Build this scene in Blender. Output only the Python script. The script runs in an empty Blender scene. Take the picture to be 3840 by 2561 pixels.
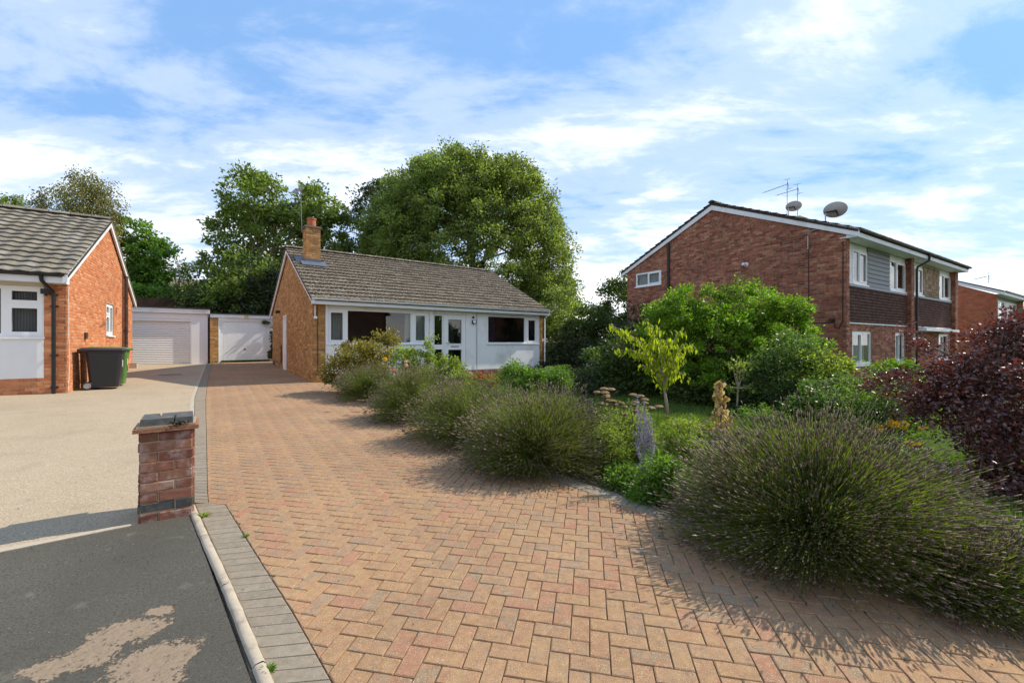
import bpy, math, random
import numpy as np
from mathutils import Vector, Matrix
random.seed(7); RNG = np.random.default_rng(7)
SC = bpy.context.scene; COL = SC.collection
# ------------------------------------------------------------------ camera
F, HOR, H = 1600.0, 1285.0, 1.61          # focal length / horizon in photo pixels (3840 wide), eye height
GA, GB = -0.0225, 0.0175                  # the ground is a gently tilted plane
cam = bpy.data.objects.new('camera', bpy.data.cameras.new('camera')); COL.objects.link(cam)
cam.location = (0, 0, H); cam.rotation_euler = (math.radians(90), 0, 0)
cam.data.sensor_width = 36; cam.data.lens = 36 * F / 3840; cam.data.shift_y = (HOR - 1280.5) / 3840
cam.data.clip_start = 0.05; cam.data.clip_end = 2000
SC.camera = cam
# ------------------------------------------------------------------ light
SUN_AZ, SUN_EL = 63.0, 43.0               # degrees right of the view axis, degrees up
_a, _e = math.radians(SUN_AZ), math.radians(SUN_EL)
SUND = Vector((math.sin(_a) * math.cos(_e), math.cos(_a) * math.cos(_e), math.sin(_e)))
sun = bpy.data.objects.new('sun', bpy.data.lights.new('sun', 'SUN')); COL.objects.link(sun)
sun.data.energy = 3.8; sun.data.angle = math.radians(0.55); sun.data.color = (1, 0.90, 0.74)
sun.rotation_euler = SUND.to_track_quat('Z', 'Y').to_euler(); sun.location = (20, 20, 30)
W = bpy.data.worlds.new('World'); SC.world = W; W.use_nodes = True
nt = W.node_tree; nt.nodes.clear()
def nd(nt, t, **k):
    n = nt.nodes.new(t)
    for a, b in k.items():
        if a.startswith('i_'): n.inputs[a[2:]].default_value = b
        else: setattr(n, a, b)
    return n
def lk(nt, a, b): nt.links.new(a, b)
def mth(nt, op, a, b=None, clamp=False):
    n = nt.nodes.new('ShaderNodeMath'); n.operation = op; n.use_clamp = clamp
    for i, x in enumerate((a, b)):
        if x is None: continue
        if isinstance(x, (int, float)): n.inputs[i].default_value = x
        else: nt.links.new(x, n.inputs[i])
    return n.outputs[0]
def ramp(nt, fac, stops, interp='LINEAR'):
    n = nt.nodes.new('ShaderNodeValToRGB'); cr = n.color_ramp; cr.interpolation = interp
    while len(cr.elements) > 1: cr.elements.remove(cr.elements[-1])
    for i, (p, c) in enumerate(stops):
        e = cr.elements[0] if i == 0 else cr.elements.new(p)
        e.position = p; e.color = (*c, 1) if len(c) == 3 else c
    if fac is not None: nt.links.new(fac, n.inputs[0])
    return n.outputs[0]
def mixc(nt, fac, a, b, mode='MIX'):
    n = nt.nodes.new('ShaderNodeMix'); n.data_type = 'RGBA'; n.blend_type = mode
    for s, x in ((0, fac), (6, a), (7, b)):
        if isinstance(x, (int, float)): n.inputs[s].default_value = x
        elif isinstance(x, tuple): n.inputs[s].default_value = (*x, 1) if len(x) == 3 else x
        else: nt.links.new(x, n.inputs[s])
    return n.outputs[2]
sky = nd(nt, 'ShaderNodeTexSky', sky_type='NISHITA', sun_disc=False)
sky.sun_elevation = _e; sky.sun_rotation = _a; sky.altitude = 80; sky.air_density = 1.0; sky.dust_density = 0.6; sky.ozone_density = 1.0
tc = nd(nt, 'ShaderNodeTexCoord'); sp = nd(nt, 'ShaderNodeSeparateXYZ'); lk(nt, tc.outputs['Generated'], sp.inputs[0])
zc = mth(nt, 'ADD', mth(nt, 'MAXIMUM', sp.outputs[2], 0.0), 0.16)
cx, cy = mth(nt, 'DIVIDE', sp.outputs[0], zc), mth(nt, 'DIVIDE', sp.outputs[1], zc)
cmb = nd(nt, 'ShaderNodeCombineXYZ'); lk(nt, cx, cmb.inputs[0]); lk(nt, cy, cmb.inputs[1])
mp = nd(nt, 'ShaderNodeMapping'); lk(nt, cmb.outputs[0], mp.inputs[0])
mp.inputs['Rotation'].default_value = (0, 0, 0.55); mp.inputs['Scale'].default_value = (0.7, 1.35, 1); mp.inputs['Location'].default_value = (6.6, 2.5, 1.4)
n1 = nd(nt, 'ShaderNodeTexNoise', i_Scale=1.5, i_Detail=10.0, i_Roughness=0.62, i_Distortion=0.3); lk(nt, mp.outputs[0], n1.inputs[0])
n2 = nd(nt, 'ShaderNodeTexNoise', i_Scale=0.42, i_Detail=3.0, i_Roughness=0.5); lk(nt, mp.outputs[0], n2.inputs[0])
n3 = nd(nt, 'ShaderNodeTexNoise', i_Scale=4.2, i_Detail=6.0, i_Roughness=0.62, i_Distortion=0.4); lk(nt, mp.outputs[0], n3.inputs[0])
hz = mth(nt, 'POWER', mth(nt, 'SUBTRACT', 1.0, mth(nt, 'MAXIMUM', sp.outputs[2], 0.0)), 5.0)
m = mth(nt, 'ADD', mth(nt, 'MULTIPLY', n1.outputs[0], 0.62), mth(nt, 'MULTIPLY', n2.outputs[0], 0.42))
m = mth(nt, 'ADD', m, mth(nt, 'MULTIPLY', n3.outputs[0], 0.22)); m = mth(nt, 'ADD', m, mth(nt, 'MULTIPLY', hz, 0.26)); m = mth(nt, 'SUBTRACT', m, mth(nt, 'MULTIPLY', mth(nt, 'MAXIMUM', sp.outputs[2], 0.0), 0.09))
mask = ramp(nt, m, [(0.50, (0.07,) * 3), (0.61, (0.30,) * 3), (0.72, (0.70,) * 3), (0.86, (1, 1, 1))], 'EASE')
skyc = mixc(nt, 0.74, mixc(nt, 1.0, sky.outputs[0], (0.55, 0.95, 1.3), 'MULTIPLY'), (1.45, 3.35, 6.6))
cl = mixc(nt, mask, skyc, (9.8, 9.7, 9.5))
bg = nd(nt, 'ShaderNodeBackground', i_Strength=0.1); lk(nt, cl, bg.inputs[0])
wo = nd(nt, 'ShaderNodeOutputWorld'); lk(nt, bg.outputs[0], wo.inputs[0])
SC.view_settings.view_transform = 'Standard'; SC.view_settings.look = 'None'
SC.view_settings.exposure = 0.6; SC.view_settings.gamma = 1.0
SC.render.engine = 'CYCLES'; SC.cycles.use_denoising = True; SC.cycles.max_bounces = 7
SC.cycles.diffuse_bounces = 4; SC.cycles.transmission_bounces = 4; SC.cycles.transparent_max_bounces = 8; SC.cycles.caustics_reflective = False; SC.cycles.caustics_refractive = False
# ------------------------------------------------------------------ positions
def gz(x, y): return GA * max(-60, min(60, x)) + GB * max(-30, min(60, y))
def gzv(x, y): return GA * np.clip(x, -60, 60) + GB * np.clip(y, -30, 60)
def gp(u, v):
    rx, rz = (u - 1920) / F, (HOR - v) / F
    t = H / (GA * rx + GB - rz); return Vector((rx * t, t, H + rz * t))
def pxd(u, v, d): return Vector(((u - 1920) / F * d, d, H + (HOR - v) / F * d))
class Fac:                                 # a vertical facade: s along it, n out of it, z up
    def __init__(self, o, deg, flip=1):
        a = math.radians(deg); self.o = Vector((o[0], o[1], 0)); self.u = Vector((math.sin(a), math.cos(a), 0))
        self.n = Vector((self.u.y, -self.u.x, 0)) * flip
    def p(self, s, n, z): return self.o + self.u * s + self.n * n + Vector((0, 0, z))
    def sz(self, u, v, n=0):
        r = Vector(((u - 1920) / F, 1, (HOR - v) / F)); q = self.o + self.n * n
        t = self.n.dot(q) / self.n.dot(r); w = r * t; return (w - q).dot(self.u), w.z + H
# ------------------------------------------------------------------ mesh helpers
class MB:
    def __init__(self): self.v = []; self.f = []
    def hexa(self, p):                     # 4 bottom then 4 top
        b = len(self.v); self.v += [tuple(x) for x in p]
        self.f += [tuple(b + i for i in q) for q in ((3, 2, 1, 0), (4, 5, 6, 7), (0, 1, 5, 4), (1, 2, 6, 5), (2, 3, 7, 6), (3, 0, 4, 7))]
        return self
    def box(self, f, s0, s1, n0, n1, z0, z1):
        P = f.p; return self.hexa([P(s0, n1, z0), P(s1, n1, z0), P(s1, n0, z0), P(s0, n0, z0), P(s0, n1, z1), P(s1, n1, z1), P(s1, n0, z1), P(s0, n0, z1)])
    def poly(self, pts):
        b = len(self.v); self.v += [tuple(x) for x in pts]; self.f.append(tuple(range(b, b + len(pts)))); return self
    def tube(self, path, rad, n=8, cap=True):
        path = [Vector(p) for p in path]; k = len(path); b = len(self.v)
        if isinstance(rad, (int, float)): rad = [rad] * k
        ref = None
        for i, p in enumerate(path):
            d = (path[min(i + 1, k - 1)] - path[max(i - 1, 0)]).normalized()
            if ref is None: ref = d.orthogonal().normalized()
            x = (ref - d * ref.dot(d)); x = x.normalized() if x.length > 1e-6 else d.orthogonal().normalized(); ref = x; y = d.cross(x)
            for j in range(n):
                a = 2 * math.pi * j / n; self.v.append(tuple(p + (x * math.cos(a) + y * math.sin(a)) * rad[i]))
        for i in range(k - 1):
            for j in range(n):
                j2 = (j + 1) % n; self.f.append((b + i * n + j, b + i * n + j2, b + (i + 1) * n + j2, b + (i + 1) * n + j))
        if cap:
            self.f.append(tuple(b + j for j in reversed(range(n)))); self.f.append(tuple(b + (k - 1) * n + j for j in range(n)))
        return self
    def lathe(self, c, prof, n=16, ax=Vector((0, 0, 1))):
        c = Vector(c); ax = Vector(ax).normalized(); x = ax.orthogonal().normalized(); y = ax.cross(x); b = len(self.v); k = len(prof)
        for r, z in prof:
            for j in range(n):
                a = 2 * math.pi * j / n; self.v.append(tuple(c + ax * z + (x * math.cos(a) + y * math.sin(a)) * r))
        for i in range(k - 1):
            for j in range(n):
                j2 = (j + 1) % n; self.f.append((b + i * n + j, b + i * n + j2, b + (i + 1) * n + j2, b + (i + 1) * n + j))
        self.f.append(tuple(b + j for j in reversed(range(n)))); self.f.append(tuple(b + (k - 1) * n + j for j in range(n)))
        return self
def link(o, parent=None):
    COL.objects.link(o)
    if parent is not None: o.parent = parent
    return o
def mk(name, mb, mat, parent=None, smooth=False, kind=None):
    me = bpy.data.meshes.new(name); me.from_pydata(mb.v, [], mb.f); me.materials.append(mat); me.update()
    if smooth: me.shade_smooth()
    o = link(bpy.data.objects.new(name, me), parent)
    if kind: o['kind'] = kind
    return o
def tag(o, label, cat=None, group=None, kind=None):
    if label: o['label'] = label
    if cat: o['category'] = cat
    if group: o['group'] = group
    if kind: o['kind'] = kind
    return o
def thing(name, label, cat, group=None):
    o = link(bpy.data.objects.new(name, None)); o.empty_display_size = 0.2
    return tag(o, label, cat, group)
def fast(name, V, Fc, mat, parent=None, rnd=None, smooth=False, kind=None):
    V = np.asarray(V, np.float32).reshape(-1, 3); Fc = np.asarray(Fc, np.int32); k = Fc.shape[1]
    me = bpy.data.meshes.new(name); me.vertices.add(len(V)); me.vertices.foreach_set('co', V.ravel())
    me.loops.add(Fc.size); me.loops.foreach_set('vertex_index', Fc.ravel())
    me.polygons.add(len(Fc)); me.polygons.foreach_set('loop_start', np.arange(len(Fc), dtype=np.int32) * k)
    me.polygons.foreach_set('loop_total', np.full(len(Fc), k, np.int32))
    if rnd is not None:
        a = me.attributes.new('rnd', 'FLOAT', 'POINT'); a.data.foreach_set('value', np.asarray(rnd, np.float32))
    me.materials.append(mat); me.update(calc_edges=True)
    if smooth: me.shade_smooth()
    o = link(bpy.data.objects.new(name, me), parent)
    if kind: o['kind'] = kind
    return o
# ------------------------------------------------------------------ materials
def newmat(name):
    m = bpy.data.materials.new(name); m.use_nodes = True; nt = m.node_tree; nt.nodes.clear()
    o = nd(nt, 'ShaderNodeOutputMaterial'); return m, nt, o
def pos(nt): return nd(nt, 'ShaderNodeNewGeometry').outputs['Position']
def noise(nt, scale, detail=4.0, rough=0.55, vec=None, dist=0.0):
    n = nd(nt, 'ShaderNodeTexNoise', i_Scale=scale, i_Detail=detail, i_Roughness=rough, i_Distortion=dist)
    lk(nt, vec if vec is not None else pos(nt), n.inputs[0]); return n.outputs[0]
def piece_rnd(nt):
    g = nd(nt, 'ShaderNodeNewGeometry'); o = nd(nt, 'ShaderNodeObjectInfo')
    return mth(nt, 'FRACT', mth(nt, 'ADD', g.outputs['Random Per Island'], o.outputs['Random']))
def finish(nt, out, col, rough=0.85, spec=0.25, bump=None, bstr=0.3, bdist=0.01, metal=0.0):
    b = nd(nt, 'ShaderNodeBsdfPrincipled'); b.inputs['Roughness'].default_value = rough if isinstance(rough, (int, float)) else 0.8
    if not isinstance(rough, (int, float)): lk(nt, rough, b.inputs['Roughness'])
    b.inputs['Specular IOR Level'].default_value = spec; b.inputs['Metallic'].default_value = metal
    if isinstance(col, tuple): b.inputs['Base Color'].default_value = (*col, 1)
    else: lk(nt, col, b.inputs['Base Color'])
    if bump is not None:
        bp = nd(nt, 'ShaderNodeBump', i_Strength=bstr, i_Distance=bdist); lk(nt, bump, bp.inputs['Height']); lk(nt, bp.outputs[0], b.inputs['Normal'])
    lk(nt, b.outputs[0], out.inputs[0])
def plain(name, col, rough=0.6, spec=0.3, var=0.12, sc=6.0, metal=0.0, bstr=0.0, bsc=60.0, dirt=None, dsc=3.0):
    m, nt, o = newmat(name)
    f = noise(nt, sc, 5.0, 0.6); c = mixc(nt, f, tuple(x * (1 - var) for x in col), tuple(min(1, x * (1 + var)) for x in col))
    if dirt: c = mixc(nt, ramp(nt, noise(nt, dsc, 6.0, 0.65), [(0.52, (0, 0, 0)), (0.72, (0.75,) * 3)]), c, dirt)
    finish(nt, o, c, rough, spec, noise(nt, bsc, 3.0) if bstr else None, bstr, 0.004, metal); return m
def pieces(name, pal, rough=0.88, spec=0.2, nsc=14.0, nvar=0.35, spk=None, spk_sc=220.0, spk_lo=0.62, blot=None, blot_sc=5.0, blot_lo=0.55, blot_amt=0.7, bstr=0.35, bsc=120.0, bdist=0.004, big=0.0, blend=0.0):
    m, nt, o = newmat(name); r = piece_rnd(nt); n = len(pal)
    if blend: r = mth(nt, 'ADD', r, mth(nt, 'MULTIPLY', mth(nt, 'SUBTRACT', noise(nt, 9.0, 2.0), 0.5), blend), True)
    c = ramp(nt, r, [(i / max(1, n - 1), p) for i, p in enumerate(pal)])
    k = noise(nt, nsc, 6.0, 0.62); c = mixc(nt, 1.0, c, ramp(nt, k, [(0.25, (1 - nvar,) * 3), (0.75, (1 + nvar,) * 3)]), 'MULTIPLY')
    if big: c = mixc(nt, 1.0, c, ramp(nt, noise(nt, 0.9, 4.0), [(0.3, (1 - big,) * 3), (0.7, (1 + big,) * 3)]), 'MULTIPLY')
    if blot: c = mixc(nt, ramp(nt, noise(nt, blot_sc, 6.0, 0.7), [(blot_lo, (0, 0, 0)), (blot_lo + 0.17, (blot_amt,) * 3)]), c, blot)
    if spk: c = mixc(nt, ramp(nt, noise(nt, spk_sc, 2.0, 0.5), [(spk_lo, (0, 0, 0)), (spk_lo + 0.08, (0.8,) * 3)]), c, spk)
    finish(nt, o, c, rough, spec, noise(nt, bsc, 4.0, 0.6), bstr, bdist); return m
def leafmat(name, dark, mid, light, trans=0.4, tcol=None, gloss=0.35, rough=0.42):
    m, nt, o = newmat(name); a = nd(nt, 'ShaderNodeAttribute', attribute_name='rnd')
    c = ramp(nt, a.outputs['Fac'], [(0.0, dark), (0.5, mid), (1.0, light)])
    b = nd(nt, 'ShaderNodeBsdfPrincipled', i_Roughness=rough); b.inputs['Specular IOR Level'].default_value = gloss; lk(nt, c, b.inputs['Base Color'])
    t = nd(nt, 'ShaderNodeBsdfTranslucent'); lk(nt, mixc(nt, 1.0, c, tcol or (1.5, 1.6, 0.7), 'MULTIPLY'), t.inputs[0])
    x = nd(nt, 'ShaderNodeMixShader', i_Fac=trans); lk(nt, b.outputs[0], x.inputs[1]); lk(nt, t.outputs[0], x.inputs[2]); lk(nt, x.outputs[0], o.inputs[0]); return m
def glassmat():
    m, nt, o = newmat('window_glass'); t = nd(nt, 'ShaderNodeBsdfTransparent'); t.inputs[0].default_value = (0.82, 0.86, 0.86, 1)
    g = nd(nt, 'ShaderNodeBsdfGlossy', i_Roughness=0.01); fr = nd(nt, 'ShaderNodeFresnel', i_IOR=1.6)
    x = nd(nt, 'ShaderNodeMixShader'); lk(nt, mth(nt, 'MULTIPLY', mth(nt, 'MULTIPLY', fr.outputs[0], 1.8, True), mth(nt, 'SUBTRACT', 1.0, nd(nt, 'ShaderNodeNewGeometry').outputs['Backfacing'])), x.inputs[0]); lk(nt, t.outputs[0], x.inputs[1]); lk(nt, g.outputs[0], x.inputs[2]); lk(nt, x.outputs[0], o.inputs[0]); return m
GLASS = glassmat()
UPVC = plain('white_upvc', (0.80, 0.81, 0.82), 0.35, 0.4, 0.04, 2.0)
WPAINT = plain('white_paint', (0.80, 0.81, 0.82), 0.6, 0.3, 0.07, 1.8, bstr=0.12, bsc=40, dirt=(0.55, 0.55, 0.53), dsc=1.1)
FASCIA = plain('fascia_paint', (0.72, 0.74, 0.77), 0.5, 0.3, 0.08, 3.0, dirt=(0.5, 0.49, 0.46), dsc=2.2)
BLACKP = plain('black_plastic', (0.015, 0.014, 0.014), 0.4, 0.4, 0.2)
BROWNP = plain('brown_pipe', (0.06, 0.03, 0.022), 0.45, 0.4, 0.25, dirt=(0.2, 0.16, 0.13), dsc=9.0)
GREYM = plain('galvanised_metal', (0.3, 0.31, 0.32), 0.4, 0.5, 0.2, metal=0.6)
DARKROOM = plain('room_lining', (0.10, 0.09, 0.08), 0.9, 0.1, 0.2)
MORTAR_B = plain('mortar_buff', (0.27, 0.20, 0.13), 0.95, 0.1, 0.25, 9.0, bstr=0.3)
MORTAR_L = plain('mortar_pale', (0.52, 0.36, 0.25), 0.95, 0.1, 0.25, 9.0, bstr=0.3)
MORTAR_R = plain('mortar_red', (0.33, 0.24, 0.18), 0.95, 0.1, 0.25, 9.0, bstr=0.3)
BRICK_B = pieces('buff_brick', [(0.28, 0.125, 0.043), (0.47, 0.255, 0.092), (0.36, 0.17, 0.058), (0.54, 0.325, 0.14), (0.31, 0.145, 0.052), (0.44, 0.225, 0.08)], nsc=9, nvar=0.3, big=0.15)
BRICK_L = pieces('orange_brick', [(0.46, 0.15, 0.06), (0.58, 0.24, 0.11), (0.50, 0.18, 0.075), (0.62, 0.30, 0.15), (0.42, 0.13, 0.055), (0.55, 0.21, 0.09)], nsc=11, nvar=0.22, big=0.08)
BRICK_R = pieces('red_brick', [(0.18, 0.062, 0.04), (0.36, 0.145, 0.088), (0.24, 0.082, 0.052), (0.42, 0.205, 0.125), (0.15, 0.053, 0.038), (0.32, 0.115, 0.068)], nsc=9, nvar=0.4, big=0.2, blot=(0.50, 0.40, 0.28), blot_sc=6.0, blot_lo=0.57, blot_amt=0.7)
BRICK_P = pieces('pillar_brick', [(0.15, 0.06, 0.045), (0.27, 0.115, 0.075), (0.18, 0.07, 0.05), (0.33, 0.16, 0.10), (0.22, 0.085, 0.06)], rough=0.7, nsc=16, nvar=0.35, blot=(0.40, 0.34, 0.32), blot_sc=8.0, blot_lo=0.49, blot_amt=0.6)
BLUE_BRICK = pieces('blue_brick', [(0.06, 0.06, 0.06), (0.095, 0.095, 0.093)], rough=0.65, nsc=20, blot=(0.22, 0.2, 0.14), blot_sc=12, blot_lo=0.52)
TILE_B = pieces('brown_tile', [(0.085, 0.066, 0.047), (0.135, 0.108, 0.078), (0.105, 0.08, 0.056), (0.17, 0.138, 0.103)], nsc=12, nvar=0.5, spk=(0.50, 0.47, 0.38), spk_sc=22.0, spk_lo=0.57, blot=(0.30, 0.28, 0.20), blot_sc=7.0, blot_lo=0.58, blot_amt=0.5)
TILE_L = pieces('grey_tile', [(0.16, 0.145, 0.115), (0.21, 0.19, 0.15), (0.18, 0.16, 0.125), (0.235, 0.22, 0.19), (0.195, 0.165, 0.12)], nsc=9, nvar=0.35, spk=(0.42, 0.40, 0.30), spk_sc=30.0, spk_lo=0.63, big=0.15)
TILE_R = pieces('dark_roof_tile', [(0.07, 0.055, 0.045), (0.10, 0.08, 0.065)], nsc=10)
TILE_H = pieces('brown_hung_tile', [(0.06, 0.028, 0.018), (0.11, 0.052, 0.034), (0.075, 0.034, 0.022), (0.13, 0.065, 0.042)], rough=0.8, nsc=10, nvar=0.3)
PAVER = pieces('brindle_paver', [(0.295, 0.175, 0.093), (0.32, 0.194, 0.096), (0.305, 0.166, 0.093), (0.315, 0.20, 0.10), (0.28, 0.175, 0.102), (0.32, 0.184, 0.094), (0.245, 0.175, 0.11), (0.30, 0.168, 0.093), (0.31, 0.158, 0.093)], nsc=24, nvar=0.22, spk=(0.52, 0.44, 0.34), spk_sc=210.0, spk_lo=0.59, bsc=200, bstr=0.6, bdist=0.003, big=0.14, blend=0.9, blot=(0.20, 0.145, 0.09), blot_sc=1.7, blot_lo=0.60, blot_amt=0.35)
GREYPAVER = pieces('grey_paver', [(0.215, 0.18, 0.135), (0.255, 0.215, 0.16), (0.235, 0.195, 0.145)], nsc=20, nvar=0.22, spk=(0.45, 0.38, 0.29), spk_sc=190.0, spk_lo=0.62, bsc=260, bstr=0.5, bdist=0.003)
CONC = plain('pale_concrete', (0.42, 0.36, 0.28), 0.95, 0.1, 0.2, 14.0, bstr=0.5, bsc=120, dirt=(0.2, 0.16, 0.11), dsc=11.0)
# ------------------------------------------------------------------ the ground
def asphalt(name, base, patch=False):
    m, nt, o = newmat(name); P = pos(nt)
    c = mixc(nt, noise(nt, 1.3, 5.0), tuple(x * 0.75 for x in base), tuple(x * 1.3 for x in base))
    fine = noise(nt, 95.0, 4.0, 0.75); c = mixc(nt, ramp(nt, fine, [(0.38, (0.8,) * 3), (0.52, (0,) * 3)]), c, tuple(x * 0.35 for x in base))
    c = mixc(nt, ramp(nt, noise(nt, 70.0, 2.0), [(0.67, (0,) * 3), (0.74, (0.6,) * 3)]), c, (0.30, 0.28, 0.25))
    c = mixc(nt, ramp(nt, noise(nt, 4.0, 6.0, 0.7), [(0.60, (0,) * 3), (0.74, (0.5,) * 3)]), c, (0.26, 0.25, 0.2))
    c = mixc(nt, ramp(nt, noise(nt, 0.7, 6.0, 0.7), [(0.42, (0.45,) * 3), (0.6, (0,) * 3)]), c, tuple(x * 0.7 for x in base))
    vo = nd(nt, 'ShaderNodeTexVoronoi', feature='DISTANCE_TO_EDGE', i_Scale=0.9); wv = nd(nt, 'ShaderNodeVectorMath', operation='ADD'); nc_ = nd(nt, 'ShaderNodeTexNoise', i_Scale=3.0, i_Detail=6.0); lk(nt, P, nc_.inputs[0]); lk(nt, P, wv.inputs[0]); lk(nt, nc_.outputs['Color'], wv.inputs[1]); lk(nt, wv.outputs[0], vo.inputs['Vector'])
    ck = mth(nt, 'MULTIPLY', ramp(nt, vo.outputs['Distance'], [(0.0, (1,) * 3), (0.007, (0,) * 3)]), ramp(nt, noise(nt, 1.1, 3.0), [(0.48, (0,) * 3), (0.56, (0.8,) * 3)])); c = mixc(nt, ck, c, tuple(x * 0.3 for x in base))
    hgt = fine
    if patch:                              # worn-through patch with the paler base showing
        tot = None
        for (ux, uy, rad, sx, ang) in PATCH:
            mp = nd(nt, 'ShaderNodeMapping', vector_type='TEXTURE'); lk(nt, P, mp.inputs[0])
            mp.inputs['Location'].default_value = (ux, uy, 0); mp.inputs['Rotation'].default_value = (0, 0, ang); mp.inputs['Scale'].default_value = (rad * sx, rad, 100)
            ln = nd(nt, 'ShaderNodeVectorMath', operation='LENGTH'); lk(nt, mp.outputs[0], ln.inputs[0])
            d = mth(nt, 'SUBTRACT', 1.0, ln.outputs[1]); tot = d if tot is None else mth(nt, 'MAXIMUM', tot, d)
        w = mth(nt, 'ADD', tot, mth(nt, 'MULTIPLY', mth(nt, 'SUBTRACT', noise(nt, 7.0, 6.0, 0.75), 0.5), 1.5))
        w = mth(nt, 'ADD', w, mth(nt, 'MULTIPLY', mth(nt, 'SUBTRACT', noise(nt, 45.0, 4.0, 0.75), 0.5), 1.3))
        k = ramp(nt, w, [(0.16, (0,) * 3), (0.24, (1,) * 3)])
        conc = mixc(nt, noise(nt, 45.0, 5.0, 0.7), (0.15, 0.11, 0.075), (0.36, 0.275, 0.19))
        conc = mixc(nt, ramp(nt, noise(nt, 26.0, 6.0, 0.8), [(0.56, (0,) * 3), (0.62, (0.9,) * 3)]), conc, (0.06, 0.055, 0.05))
        c = mixc(nt, k, c, conc); hgt = mth(nt, 'SUBTRACT', fine, mth(nt, 'MULTIPLY', k, 2.5))
    finish(nt, o, c, 0.9, 0.2, hgt, 0.7, 0.005); return m
pc = gp(420, 2440)
PATCH = [(*gp(470, 2370)[:2], 0.15, 1.4, 0.45), (*gp(300, 2470)[:2], 0.13, 1.7, 0.5), (*gp(590, 2470)[:2], 0.17, 1.2, 0.7), (*gp(600, 2290)[:2], 0.06, 1.6, 0.2), (*gp(540, 2560)[:2], 0.16, 1.2, 0.6)]
M_FOOT = asphalt('footpath_asphalt', (0.097, 0.09, 0.073), True)
M_ROAD = asphalt('road_asphalt', (0.10, 0.10, 0.095))
def driveside():
    m, nt, o = newmat('buff_aggregate')
    c = mixc(nt, noise(nt, 0.8, 5.0, 0.6), (0.37, 0.295, 0.195), (0.475, 0.385, 0.27))
    fine = noise(nt, 75.0, 4.0, 0.75); c = mixc(nt, ramp(nt, fine, [(0.37, (0.8,) * 3), (0.53, (0,) * 3)]), c, (0.19, 0.145, 0.1))
    c = mixc(nt, ramp(nt, noise(nt, 95.0, 2.0), [(0.6, (0,) * 3), (0.7, (0.8,) * 3)]), c, (0.66, 0.58, 0.47))
    c = mixc(nt, ramp(nt, noise(nt, 2.6, 7.0, 0.72), [(0.54, (0,) * 3), (0.74, (0.6,) * 3)]), c, (0.27, 0.215, 0.15))
    c = mixc(nt, ramp(nt, noise(nt, 0.45, 5.0, 0.65, dist=0.6), [(0.50, (0,) * 3), (0.68, (0.45,) * 3)]), c, (0.29, 0.235, 0.165))
    finish(nt, o, c, 0.92, 0.15, fine, 0.7, 0.006); return m
M_NDRIVE = driveside()
M_SAND = plain('joint_sand', (0.155, 0.112, 0.07), 0.95, 0.1, 0.35, 30.0, dirt=(0.06, 0.06, 0.03), dsc=5.0)
M_SOIL = plain('garden_soil', (0.14, 0.10, 0.07), 0.95, 0.1, 0.4, 12.0, bstr=0.8, bsc=30)
M_LAWN = plain('lawn_earth', (0.06, 0.085, 0.025), 0.95, 0.1, 0.45, 5.0, bstr=0.8, bsc=40)
M_PATH = plain('gravel_path', (0.34, 0.26, 0.19), 0.95, 0.1, 0.35, 40.0, bstr=0.9, bsc=90, dirt=(0.18, 0.13, 0.09), dsc=6.0)
def sheet(name, pts, mat, dz, kind='structure'):
    mb = MB(); mb.poly([(x, y, gz(x, y) + dz) for x, y in pts]); return tag(mk(name, mb, mat), None, kind=kind)
def g2(*uv): return [tuple(gp(u, v)[:2]) for u, v in uv]
mb = MB(); R = [-400, -60, -20, 0, 20, 60, 400]; RY = [-300, -30, 0, 20, 60, 500]
for y in RY:
    for x in R: mb.v.append((x, y, gz(x, y) - 0.07))
for j in range(len(RY) - 1):
    for i in range(len(R) - 1): k = j * len(R) + i; mb.f.append((k, k + 1, k + 1 + len(R), k + len(R)))
tag(mk('ground', mb, M_LAWN), 'rough earth under the gardens', kind='structure')
# edges of the drive, read off the photograph and put on the ground
INNER = g2((793, 1362), (783, 1410), (775, 1453), (771, 1491), (772, 1568), (775, 1683), (778, 1836), (782, 1885))
OUTER = g2((776, 1364), (758, 1412), (742, 1455), (730, 1491), (727, 1568), (727, 1683), (727, 1836), (726, 1884))
S2R = g2((838, 1876), (911, 1998), (1098, 2292), (1250, 2561)); S2L = g2((727, 1889), (795, 2040), (905, 2290), (1015, 2561))
d = (Vector(S2R[3]) - Vector(S2R[2])).normalized() * 1.6; S2R.append(tuple(Vector(S2R[3]) + d)); S2L.append(tuple(Vector(S2L[3]) + d))
EDGE = g2((1250, 1445), (1375, 1480), (1500, 1540), (1650, 1612), (1830, 1690), (2010, 1768), (2143, 1824), (2237, 1855), (2357, 1898), (2454, 1934), (2680, 2010), (3100, 2130), (3700, 2300)) + [(3.3, 2.0), (4.6, 1.4)]
B0 = gp(1173, 1434); BF = Fac(B0, 53.5, 1); BS = Fac(B0, -36.5, -1)
BD = 8.7                                   # bungalow depth
bfar = BS.p(BD, 0, 0); G0 = gp(784, 1358); GF = Fac(G0, 53.5, 1)
DRIVE = INNER + S2R + [(3.2, -0.6)] + list(reversed(EDGE)) + [tuple(BF.p(0.75, 0.02, 0)[:2]), tuple(BF.p(-0.02, 0.02, 0)[:2]), tuple(BS.p(BD, 0.02, 0)[:2]), tuple(GF.p(2.75, 0.02, 0)[:2])]
dr = sheet('driveway', DRIVE, M_SAND, -0.009); tag(dr, 'block paved driveway of brindled pavers laid in a herringbone')
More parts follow.
